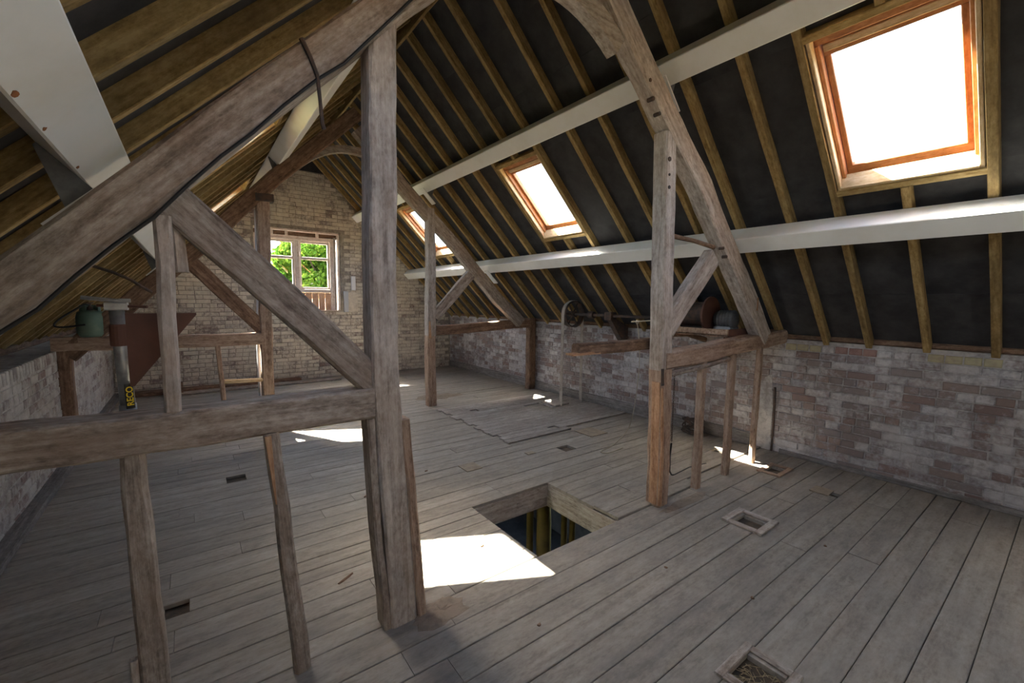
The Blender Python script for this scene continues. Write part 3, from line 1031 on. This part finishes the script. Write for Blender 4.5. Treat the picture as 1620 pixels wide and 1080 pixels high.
MB().tube([(3.0, 1.99, 2.16), (3.3, 1.985, 2.15), (3.62, 1.975, 2.12)], [0.020, 0.018, 0.021], 8).build('round_rail', 'oak_dark', T1)
timber('tie_stub', [(2.17, 2.15, 1.305), (3.10, 2.15, 1.312)], 0.085, 0.085, 'oak_dark', T1, seed=25, jit=0.004)
timber('torn_end', [(2.10, 2.14, 1.28), (2.38, 2.14, 1.285)], (0.012, 0.03), 0.075, 'raw_split', T1, seed=26, jit=0.004, cham=0.003)
arch(T1, 1.97, 2.06, arc_pts(1.30, 3.26, 1.80, 3.43, 2.30, 3.25), 0.13, 'oak_pale')
timber('raw_end', [(4.43, 1.945, 1.575), (4.43, 1.945, 1.70)], 0.03, 0.02, 'raw_split', T1, seed=27)

cpx = [(0, 528), (60, 486), (120, 438), (180, 390), (243, 341), (300, 292), (350, 249), (400, 207), (450, 168), (500, 129), (545, 97), (585, 64), (630, 22), (655, -8)]
cab_ = [on(u, v+(3 if k % 3 == 1 else -2), 1, 1.930) for k, (u, v) in enumerate(cpx)]
cab_ = [cab_[0]+(cab_[0]-cab_[1])]+cab_
o = MB().tube(cab_, 0.0065, 6).build('beam_cable', 'black')
tag(o, 'old black cable clipped along the lower edge of the near sloping oak beam', 'cable')
for x_, z_, r2 in ((2.895, 2.70, 0.017), (2.90, 2.59, 0.010), (2.905, 2.50, 0.013), (2.62, 3.17, 0.013), (2.66, 3.06, 0.015), (2.74, 2.98, 0.014), (3.74, 2.12, 0.014), (3.80, 2.05, 0.014)):
    MB().tube([(x_, 1.99, z_), (x_, 1.942 if z_ > 2.85 else 1.948, z_)], r2, 9).build('dark_peg_hole', 'iron', T1)  # dark discs stand in for the shade inside open peg holes

# far truss
T2 = empty('roof_truss', (2.94, 6.05, 0))
tag(T2, 'brown oak truss in front of the window gable, with arched collar', 'roof truss', 'old oak roof trusses')


def m2(name, pts, w_, d, mat, yf=5.98, **k):
    return timber(name, [(x, yf+d/2, z) for x, z in pts], w_, d, mat, T2, **k)


m2('post', [(2.945, 0.0), (2.94, 0.55), (2.945, 1.10)], 0.135, 0.13, 'oak_warm', seed=31, jit=0.005)
m2('post', [(2.945, 1.09), (2.955, 2.0), (2.94, 3.0)], (0.140, 0.12), 0.13, 'oak_pale', seed=32)
m2('splinter', [(2.91, 1.06), (2.905, 1.32)], (0.05, 0.02), 0.02, 'raw_split', seed=33, yf=5.965)
timber('tie_beam', [(2.99, 6.06, 1.165), (5.0, 6.17, 1.24)], 0.15, 0.13, 'oak_dark', T2, seed=34)
timber('wall_post', [(5.065, 6.20, 0.0), (5.055, 6.18, 1.32)], 0.15, 0.13, 'oak_dark', T2, seed=35)
m2('principal_rafter', [(4.70, 1.26), (4.2, 1.66), (3.4, 2.47), (2.5, 3.27), (1.9, 3.90)], 0.185, 0.12, 'oak', seed=36, jit=0.006)
m2('brace', [(3.0, 1.38), (3.66, 2.06)], 0.16, 0.09, 'oak', seed=37, yf=5.99)
m2('post', [(0.735, 0.0), (0.727, 0.5), (0.735, 1.2), (0.765, 2.88)], (0.125, 0.14), 0.12, 'oak_warm', seed=38)
m2('post_cap', [(0.68, 2.83), (0.87, 2.835)], 0.09, 0.15, 'iron', seed=39, yf=5.965)
m2('tie_beam', [(XL-0.03, 1.165), (0.70, 1.155)], 0.14, 0.12, 'oak_warm', seed=40)
m2('brace', [(-0.03, 2.11), (0.70, 1.26)], 0.155, 0.10, 'oak_dark', seed=41, yf=5.99)
m2('principal_rafter', [(-1.0, 1.06), (-0.35, 1.735), (0.25, 2.355), (0.9, 3.10), (1.9, 4.09)], 0.175, 0.12, 'oak_dark', seed=42)
m2('stud', [(0.275, 0.0), (0.265, 0.5), (0.232, 1.10)], 0.05, 0.05, 'oak_warm', seed=43)
m2('rail', [(0.28, 0.665), (0.70, 0.645)], 0.045, 0.05, 'newpine', seed=44)
m2('wall_post', [(XL+0.055, 0.0), (XL+0.05, 1.12)], 0.105, 0.12, 'oak_dark', seed=45)
arch(T2, 6.0, 6.08, arc_pts(1.20, 3.27, 1.85, 3.56, 2.52, 3.24), 0.09, 'oak')

# white strip standing in for the lit side of the far truss post
o = MB().tube([(0.648, 6.12, 0.0), (0.650, 6.12, 1.0), (0.676, 6.12, 1.8), (0.690, 6.12, 2.7)], 0.016, 8).build('lit_post_edge', 'white')
tag(o, 'slim white strip standing in for the lit side of the brown post below the window', 'light strip')

# ------------------------------------------------------------------ line shaft with belt pulley
SX, SZ = 4.77, 1.445
ls = empty('line_shaft', (SX, 3.5, SZ))
tag(ls, 'rusty iron line shaft with spoked pulley along the limewashed wall', 'line shaft')
MB().tube([(SX, 4.95, SZ), (SX, 3.02, SZ)], 0.022, 10).build('shaft', 'iron', ls)
pu = MB()
R_, ring = 0.205, []
pu.loft([[(SX+r_*math.cos(q), yy, SZ+r_*math.sin(q)) for r_, yy in ((R_, 4.76), (R_, 4.86), (R_-0.016, 4.86), (R_-0.016, 4.76))] for q in (2*math.pi*i/28 for i in range(29))], cap=False)
pu_o = pu.build('pulley_rim', 'iron', ls)
for i in range(6):
    q = math.pi*2*i/6
    MB().tube([(SX+0.03*math.cos(q), 4.81, SZ+0.03*math.sin(q)), (SX+0.192*math.cos(q), 4.81, SZ+0.192*math.sin(q))], 0.012, 6).build('spoke', 'iron', ls)
MB().lathe([(0.045, -0.06), (0.045, 0.06)], (SX, 4.81, SZ), 'y').build('hub', 'iron', ls)
MB().lathe([(0.05, -0.05), (0.055, 0), (0.05, 0.05)], (SX, 4.42, SZ), 'y').build('collar', 'iron', ls)
# bearing bracket on the wall top
MB().prism([(SX-0.05, SZ-0.03), (SX+0.05, SZ-0.03), (5.12, 1.29), (5.12, 1.02), (5.04, 1.02)], 4.02, 4.10).build('bracket', 'iron', ls)
MB().box(SX-0.06, SX+0.06, 4.0, 4.12, SZ-0.06, SZ+0.05, 0.01).build('bearing', 'iron', ls)
# trestle board under the drum, carried by the tie beam and the wall
tb = empty('bearer_tray', (4.6, 2.5, 1.32))
tag(tb, 'rusty brown tray carried on the truss beam under the drum', 'tray')
MB().box(4.20, 4.99, 2.105, 2.95, 1.318, 1.330).build('tray_bottom', 'ironrust', tb)
MB().box(4.20, 4.225, 2.105, 2.95, 1.31, 1.385).build('tray_rim', 'oak_warm', tb)
MB().box(4.225, 4.97, 2.105, 2.13, 1.330, 1.385).build('tray_rim', 'ironrust', tb)
DX, DZ = 4.47, 1.522
dr = empty('winding_drum', (DX, 2.5, 1.33))
tag(dr, 'dark iron winding drum with rusty flange and motor on the brown tray', 'winding drum')
MB().lathe([(0.13, 0), (0.13, 0.50)], (DX, 2.44, DZ), 'y', 24).build('barrel', 'iron', dr)
MB().lathe([(0.04, 0), (0.189, 0.0), (0.189, 0.02), (0.04, 0.02)], (DX, 2.42, DZ), 'y', 28).build('flange', 'ironrust', dr)
MB().lathe([(0.04, 0), (0.189, 0.0), (0.189, 0.02), (0.04, 0.02)], (DX, 2.92, DZ), 'y', 28).build('flange', 'ironrust', dr)
MB().lathe([(0.03, 0.0), (0.085, 0.015), (0.10, 0.03)]+[(0.10-0.012*(k % 2), 0.04+0.016*k) for k in range(10)]+[(0.08, 0.21), (0.03, 0.22)], (DX+0.06, 2.18, DZ-0.05), 'y', 20).build('motor', 'darksteel', dr)
MB().box(DX-0.03, DX+0.15, 2.20, 2.38, 1.331, 1.40, 0.01).build('motor_foot', 'steel', dr)
for yy_ in (2.13, 2.86):
    timber('bearer', [(4.22, yy_, 1.285), (4.75, yy_, 1.27), (XR-0.01, yy_, 1.18)], 0.06, 0.05, 'oak_dark', tb, seed=int(yy_*10), jit=0.002)
# the belt hanging over the pulley and through the floor
bl_ = []
for x_, z_ in [(4.553, -0.02), (4.558, 0.6), (4.562, 1.2), (SX-R_-0.004, SZ-0.02)]:
    bl_.append((x_, z_))
for i in range(1, 12):
    q = math.pi-math.pi*i/12
    bl_.append((SX+(R_+0.004)*math.cos(q), SZ+(R_+0.004)*math.sin(q)))
bl_ += [(SX+R_+0.004, SZ-0.02), (4.978, 1.0), (4.98, 0.5), (4.985, -0.02)]
bm_ = MB()
rings = []
for i, (x_, z_) in enumerate(bl_):
    a, b_ = bl_[max(i-1, 0)], bl_[min(i+1, len(bl_)-1)]
    t = Vector((b_[0]-a[0], 0, b_[1]-a[1])).normalized()
    nn = Vector((-t.z, 0, t.x))*0.004
    rings.append([(x_+nn.x, 4.78, z_+nn.z), (x_+nn.x, 4.84, z_+nn.z), (x_+nn.x*0.1, 4.84, z_+nn.z*0.1), (x_+nn.x*0.1, 4.78, z_+nn.z*0.1)])
o = bm_.loft(rings).build('drive_belt', 'belt')
tag(o, 'long flat canvas drive belt looped over the iron pulley', 'belt')

# string, chain, cable
p_top = on(1008, 512, 1, 3.0)
p1 = on(1012, 560, 1, 3.02)
p2 = on(1007, 620, 1, 3.05)
pts = [Vector((3.02, 2.09, 1.50)), Vector((3.30, 2.55, 1.46)), p_top, p1, p2, on(998, 668, 2, 0.12), on(985, 690, 2, 0.006), on(968, 705, 2, 0.006), on(950, 714, 2, 0.006), on(963, 716, 2, 0.006), on(985, 708, 2, 0.006)]
sm = []
for i in range(len(pts)-1):
    p0_, p1_, p2_, p3_ = pts[max(i-1, 0)], pts[i], pts[i+1], pts[min(i+2, len(pts)-1)]
    for k in range(6):
        t = k/6
        sm.append(0.5*((2*p1_)+(p2_-p0_)*t+(2*p0_-5*p1_+4*p2_-p3_)*t*t+(3*p1_-p0_-3*p2_+p3_)*t**3))
sm.append(pts[-1])
for p in sm:
    p.z = max(p.z, 0.006)
so = empty('string', sm[-1])
tag(so, 'pale knotted string hanging from the post to the floor', 'string')
MB().tube(sm, 0.005, 6).build('strand', 'string', so)
kn = MB()
for i in range(5):
    q = i*1.3
    kn.tube([p_top+Vector((0, 0, -0.01)), p_top+Vector((0.03*math.cos(q), 0.02*math.sin(q), 0.03+0.01*(i % 2)))], 0.004, 5)
kn.build('knot', 'string', so)

cx, cy = on(1066, 620, 1, 2.13).x, 2.13
cpts = [Vector((cx, cy, 1.25-0.02*i)) for i in range(0, 42)]
ch = empty('chain', (cx, cy, 0.4))
tag(ch, 'thin dark iron chain hanging behind the split post', 'chain')
mlink = MB()
ring = [(0.006*math.cos(q), 0, 0.013*math.sin(q)) for q in (2*math.pi*i/10 for i in range(11))]
mlink.tube(ring, 0.0028, 5)
ml = mlink.mesh('chain_link', 'iron')
for i, p in enumerate(cpts):
    link('chain_link', ml, ch, Matrix.Translation(p) @ Matrix.Rotation(math.pi/2*(i % 2), 4, 'Z'))
cab = [Vector((cx, cy, 0.40)), Vector((cx+0.03, 2.16, 0.26)), Vector((cx+0.10, 2.2, 0.10)), Vector((cx+0.2, 2.24, 0.025)), Vector((3.62, 2.24, 0.010)), Vector((3.9, 2.26, 0.010)), Vector((4.15, 2.22, 0.010))]
o = MB().tube(cab, 0.008, 6).build('cable', 'black')
tag(o, 'black cable trailing over the boards from the chain', 'cable')
r_ = random.Random(4)
bp = []
base = Vector((4.98, 2.86, 0.10))
for i in range(150):
    q = i*0.55
    bp.append(base+Vector((0.07*math.sin(q*0.83+1), 0.11*math.cos(q), 0.085*math.sin(q*0.61)+0.01)))
o = MB().tube(bp, 0.010, 5).build('wire_bundle', 'iron')
tag(o, 'dark tangled bundle of old wire by the skirting', 'wire')

# ------------------------------------------------------------------ steel prop behind the near tie beam
PX, PY = -0.222, 2.27
pr_ = empty('steel_prop', (PX+0.0, PY, 0))
tag(pr_, 'grey adjustable steel prop with a yellow on black label and triangular brown plate', 'steel prop')
MB().tube([(-0.192, PY, 0.008), (-0.218, PY, 1.22)], 0.0275, 16).build('outer_tube', 'steel', pr_, True)
MB().tube([(-0.218, PY, 1.22), (-0.230, PY, 1.60)], 0.0235, 16).build('inner_tube', 'steel', pr_, True)
MB().lathe([(0.026, 0), (0.0285, 0.006), (0.0285, 0.079), (0.026, 0.085)], (-0.228, PY, 1.455), 'z', 16).build('rust_band', 'ironrust', pr_)
MB().box(-0.262, -0.196, PY-0.035, PY+0.035, 1.595, 1.625, 0.004).build('head_plate', 'steel', pr_)
MB().box(-0.232, -0.152, PY-0.04, PY+0.04, 0.0, 0.008).build('foot_plate', 'steel', pr_)
MB().tube([(-0.325, PY-0.01, 1.643), (-0.23, PY-0.02, 1.632), (-0.185, PY-0.02, 1.632)], 0.008, 6).build('handle', 'steel', pr_)
MB().tube([(-0.29, PY+0.05, 1.612), (-0.135, PY-0.04, 1.608)], 0.0055, 6).build('handle', 'ironrust', pr_)
MB().prism([(-0.204, 1.583), (-0.204, 1.295), (-0.190, 1.295), (0.020, 1.575), (0.020, 1.583)], PY-0.032, PY-0.026).build('triangular_plate', 'ironrust', pr_)
# printed label, reading upwards
nrm = (Vector((0.05, 0.0, H))-Vector((-0.215, PY, 1.22)))
nrm.z = 0
nrm.normalize()
axis = (Vector((-0.218, PY, 1.22))-Vector((-0.192, PY, 0.008))).normalized()
sidev = axis.cross(nrm).normalized()
ctr = Vector((-0.2176, PY, 1.256))+nrm*0.0292
pl = MB()
hh_ = 0.050
arcs = []
for k in range(7):
    q = (k/6-0.5)*1.05+0.28
    arcs.append((math.sin(q)*0.0285, math.cos(q)*0.0285))
cc = Vector((-0.2176, PY, 1.256))
vs = []
for a, b_ in arcs:
    for h_ in (-hh_, hh_):
        vs.append(cc+sidev*a+nrm*b_+axis*h_)
pl.add(vs, [(2*k, 2*k+2, 2*k+3, 2*k+1) for k in range(6)])
lpo = pl.build('label_plate', 'black', pr_)
tc = bpy.data.curves.new('lettering', 'FONT')
tc.body = 'RECO'
tc.size = 0.0295
tc.align_x = 'CENTER'
tc.align_y = 'CENTER'
tc.extrude = 0.0002
tc.offset = 0.0007
tc.materials.append(M['yellow'])
q = 0.28
n2 = (sidev*math.sin(q)+nrm*math.cos(q)).normalized()
xa_ = axis.copy()
ya_ = n2.cross(xa_).normalized()
pos = cc+n2*0.0296
tmw = Matrix(((xa_.x, ya_.x, n2.x, pos.x), (xa_.y, ya_.y, n2.y, pos.y), (xa_.z, ya_.z, n2.z, pos.z), (0, 0, 0, 1)))
tmp = bpy.data.objects.new('lettering_source', tc)
col.objects.link(tmp)
bpy.context.view_layer.update()
tme = bpy.data.meshes.new_from_object(tmp.evaluated_get(bpy.context.evaluated_depsgraph_get()))
bpy.data.objects.remove(tmp)
link('lettering', tme, lpo, tmw)

# gas bottle on the far tie beam
gx, gy, gz = -0.81, 6.04, 1.236
gb = empty('gas_bottle', (gx, gy, gz))
tag(gb, 'faded green gas bottle standing on the far truss beam', 'gas bottle')
MB().lathe([(0.085, 0), (0.10, 0.004), (0.112, 0.03), (0.112, 0.10), (0.114, 0.11), (0.112, 0.12), (0.112, 0.20), (0.10, 0.245), (0.06, 0.268), (0.03, 0.272)], (gx, gy, gz), 'z', 24).build('body', 'green', gb, True)
MB().lathe([(0.022, 0.26), (0.022, 0.30), (0.012, 0.305), (0.012, 0.335), (0.03, 0.337), (0.03, 0.347), (0.01, 0.35)], (gx, gy, gz), 'z', 12).build('valve', 'iron', gb)
gr = MB()
gr.loft([[(gx+r2*math.cos(a), gy+r2*math.sin(a), gz+h2) for r2, h2 in ((0.075, 0.255), (0.079, 0.255), (0.079, 0.32), (0.075, 0.32))] for a in (math.pi*1.6*i/16-0.6 for i in range(17))])
gr.build('valve_guard', 'green', gb)
hz = []
for i in range(20):
    t = i/19
    hz.append((gx-0.02-0.22*math.sin(t*math.pi), gy-0.10-0.06*t, gz+0.33-0.20*t-0.1*math.sin(t*math.pi)))
MB().tube([(gx, gy, gz+0.32), (gx-0.03, gy-0.06, gz+0.33)]+hz[1:], 0.009, 6).build('hose', 'black', gb)
# bent iron bar laid on the shaded rafters
o = MB().tube([on(145, 420, 1, 4.5), on(180, 431, 1, 4.5), on(208, 443, 1, 4.5), on(222, 452, 1, 4.5), on(240, 462, 1, 4.55)], 0.012, 6).build('iron_bar', 'iron')
tag(o, 'bent rusty bar strung below the shaded rafters', 'bar')

# switch gear beside the window
sw = empty('switch_box', (2.74, YF-0.05, 1.75))
tag(sw, 'pale grey switch box fixed to the gable beside the window', 'switch box')
MB().box(2.62, 2.70, YF-0.09, YF-0.01, 1.36, 1.80, 0.006).build('box_body', 'grey_box', sw)
MB().box(2.70, 2.90, YF-0.05, YF-0.01, 1.36, 1.78, 0.006).build('backboard', 'br_gable', sw)
o = MB().box(2.78, 2.86, YF-0.07, YF-0.01, 1.82, 2.12, 0.01).build('cable_trunking', 'white')
tag(o, 'short white plastic trunking above the switch box', 'trunking')

for i, (x0, x1, y_, z_, ww, dd, mt, lab) in enumerate((
        (-0.9, 1.7, 9.30, 0.035, 0.07, 0.22, 'oak_dark', 'long dark loose board lying along the foot of the cream gable'),
        (-0.4, 2.4, 9.06, 0.02, 0.04, 0.18, 'oak', 'grey loose board in front of the dark one by the cream gable'),
        (-0.42, -0.16, 9.03, 0.132, 0.17, 0.10, 'oak_dark', 'short squared timber offcut resting on the loose grey board'))):
    o = timber('loose_board' if i < 2 else 'timber_offcut', [(x0, y_, z_+0.0), (x1, y_+0.03, z_)], ww, dd, mt, None, seed=70+i, jit=0.002)
    tag(o, lab, 'board' if i < 2 else 'offcut')

# ------------------------------------------------------------------ small litter on the boards
chips = [(0.66, 2.50, 0.5, 0.11), (1.50, 2.32, 0.3, 0.03), (0.50, 1.72, 1.0, 0.03), (1.35, 1.55, 0.2, 0.02), (2.3, 1.45, 2.0, 0.02),
         (0.55, 3.9, 0.4, 0.04), (1.1, 3.5, 0.9, 0.035), (1.4, 3.3, 1.7, 0.03), (1.75, 3.7, 0.2, 0.03), (2.45, 1.0, 0.9, 0.02), (3.4, 0.95, 0.4, 0.02), (0.62, 1.62, 0.1, 0.03)]
for i, (x_, y_, a, L) in enumerate(chips):
    mb = MB()
    r_ = random.Random(i)
    mb.loft([[(-L/2+L*t, -0.006*s-0.004, 0.0), (-L/2+L*t, 0.006*s+0.004, 0.0), (-L/2+L*t, 0.004*s, 0.007), (-L/2+L*t, -0.005*s, 0.006)] for t, s in ((0, 0.3), (0.3, 1), (0.7, 0.9), (1, 0.2))])
    o = link('wood_chip', mb.mesh('wood_chip', 'oak_dark'), None, Matrix.Translation((x_, y_, 0.002)) @ Matrix.Rotation(a, 4, 'Z'))
    if i == 0:
        tag(o, 'long dark splinter lying behind the foot of the bent oak post', 'wood chip')
    else:
        tag(o, 'tiny dark wood splinter lying on the floorboards', 'wood chip', 'splinters on the floor')


def heap(name, cx_, cy_, rx, ry_, h, mat, label, cat):
    r_ = random.Random(int(cx_*100))
    vs, fs = [(cx_, cy_, h)], []
    k = 22
    rows = 4
    for a in range(1, rows+1):
        for j in range(k):
            q = 2*math.pi*j/k
            s = a/rows*(1+r_.uniform(-0.18, 0.18))
            vs.append((cx_+rx*s*math.cos(q), cy_+ry_*s*math.sin(q), max(0.0, h*(1-a/rows)**1.3*r_.uniform(0.5, 1.3)) if a < rows else -0.001))
    for j in range(k):
        fs.append((0, 1+j, 1+(j+1) % k))
        for a in range(rows-1):
            fs.append((1+a*k+j, 1+(a+1)*k+j, 1+(a+1)*k+(j+1) % k, 1+a*k+(j+1) % k))
    mb_ = MB().add(vs, fs)
    o_ = mb_.build(name, mat)
    return tag(o_, label, cat, kind='stuff')


heap('dirt', 3.30, 6.55, 0.42, 0.22, 0.02, 'dust', 'patch of dirt on the boards beyond the far truss post', 'dirt')
heap('dirt', 0.98, 1.93, 0.16, 0.10, 0.014, 'dust', 'crumbs of dirt round the foot of the bent oak post', 'dirt')
heap('dirt', 3.25, 1.88, 0.35, 0.05, 0.006, 'dust', 'line of dirt at the foot of the split post and first stud', 'dirt')

# ------------------------------------------------------------------ the storey below, seen through the opening
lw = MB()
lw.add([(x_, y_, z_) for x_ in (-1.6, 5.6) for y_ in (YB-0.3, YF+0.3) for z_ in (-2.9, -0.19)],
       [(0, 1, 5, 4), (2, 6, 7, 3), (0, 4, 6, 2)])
for ya, yb, za, zb in ((YB-0.3, 2.6, -2.9, -0.19), (5.0, YF+0.3, -2.9, -0.19), (2.6, 5.0, -2.9, -1.7), (2.6, 5.0, -0.95, -0.19)):  # unseen openings added in both side walls to let daylight reach the pipes
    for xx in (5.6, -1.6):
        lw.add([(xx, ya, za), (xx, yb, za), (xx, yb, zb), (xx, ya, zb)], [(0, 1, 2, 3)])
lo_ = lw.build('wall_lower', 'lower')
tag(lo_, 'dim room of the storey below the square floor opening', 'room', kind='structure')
specs = [(839, 800, 0.036, 'narrow olive downpipe beside the wide duct below the opening'),
         (861, 800, 0.075, 'wide olive duct with elbow below the opening'),
         (893, 805, 0.03, 'thin olive pipe, one of two close together under the square opening'),
         (906, 805, 0.03, 'thin olive pipe, one of two close together under the square opening')]
for u, v, r2, lab in specs:
    p = on(u, v, 2, -0.45)
    if r2 > 0.05:
        mb = MB().tube([(p.x, p.y, -2.89), (p.x, p.y, -0.9), (p.x, p.y, -0.62), (p.x+0.03, p.y+0.05, -0.45), (p.x+0.10, p.y+0.16, -0.33), (p.x+0.22, p.y+0.35, -0.27)], r2, 16)
        mb.tube([(p.x-0.02, p.y-0.04, -1.0), (p.x-0.10, p.y-0.12, -1.35), (p.x-0.12, p.y-0.14, -1.7)], 0.05, 12)
    else:
        mb = MB().tube([(p.x, p.y, -2.89), (p.x, p.y, -0.225)], r2, 12)
    o = mb.build('duct_pipe', 'duct', None, True)
    tag(o, lab, 'pipe', 'pipes below the floor opening')

# ------------------------------------------------------------------ outside the window
gd = MB().box(-40, 45, -40, 60, -3.3, -3.2).build('ground', 'grass')
tag(gd, 'grassy ground outside below the gable', 'ground', kind='structure')


def tree(x_, y_, top, rad, n_, label, seed):
    r_ = random.Random(seed)
    root = empty('tree', (x_, y_, -3.2))
    tag(root, label, 'tree', 'trees outside the gable window')
    tk = MB().tube([(x_, y_, -3.2), (x_+0.05, y_, -1.2), (x_-0.05, y_+0.1, top-rad)], [0.16, 0.12, 0.05], 8)
    for i in range(6):
        a = r_.uniform(0, 6.28)
        zz = r_.uniform(-0.8, top-rad*0.8)
        tk.tube([(x_, y_, zz-0.5), (x_+0.6*rad*math.cos(a), y_+0.6*rad*math.sin(a), zz+0.5)], [0.05, 0.015], 5)
    tk.build('trunk', 'bark', root)
    mb_, tone = MB(), []
    blobs = []
    for i in range(44):
        a, e = r_.uniform(0, 6.28), r_.uniform(-1, 1)
        rr = rad*r_.uniform(0.35, 0.95)
        blobs.append((Vector((x_+rr*math.cos(a)*math.sqrt(1-e*e), y_+rr*math.sin(a)*math.sqrt(1-e*e), (top-rad*1.15)+rr*1.25*e)), r_.uniform(0.35, 0.6), r_.random()))
    for i in range(n_):
        c_, br_, tn = blobs[r_.randrange(len(blobs))]
        d_ = Vector((r_.gauss(0, 1), r_.gauss(0, 1), r_.gauss(0, 1))).normalized()
        p = c_+d_*br_*r_.uniform(0.6, 1.0)
        a = (d_+Vector((r_.uniform(-1, 1), r_.uniform(-1, 1), r_.uniform(-1.2, 0.4)))).normalized()
        s_ = a.orthogonal().normalized()
        s_ = Matrix.Rotation(r_.uniform(0, 6.28), 3, a) @ s_
        L = r_.uniform(0.09, 0.18)
        wv = a.cross(s_)*L*0.36
        fold = a*0.012
        mb_.add([p, p+s_*L*0.45+wv+fold, p+s_*L, p+s_*L*0.45-wv+fold], [(0, 1, 2), (0, 2, 3)])
        t = min(1, max(0, tn*0.5+r_.uniform(0, 0.6)))
        tone += [t, t]
    me = mb_.mesh('crown', 'leaf')
    at_ = me.attributes.new('tone', 'FLOAT', 'FACE')
    at_.data.foreach_set('value', tone)
    o_ = link('crown', me, root)
    o_['kind'] = 'stuff'


tree(3.35, 14.2, 4.6, 1.75, 30000, 'leafy green tree filling the wider-lit panes of the gable window', 1)
tree(2.05, 17.5, 3.35, 1.7, 22000, 'lower leafy green tree under the pale sky behind the gable window', 2)
tree(7.4, 19.5, 5.2, 2.2, 20000, 'tall leafy tree standing behind the nearer tree outside', 3)
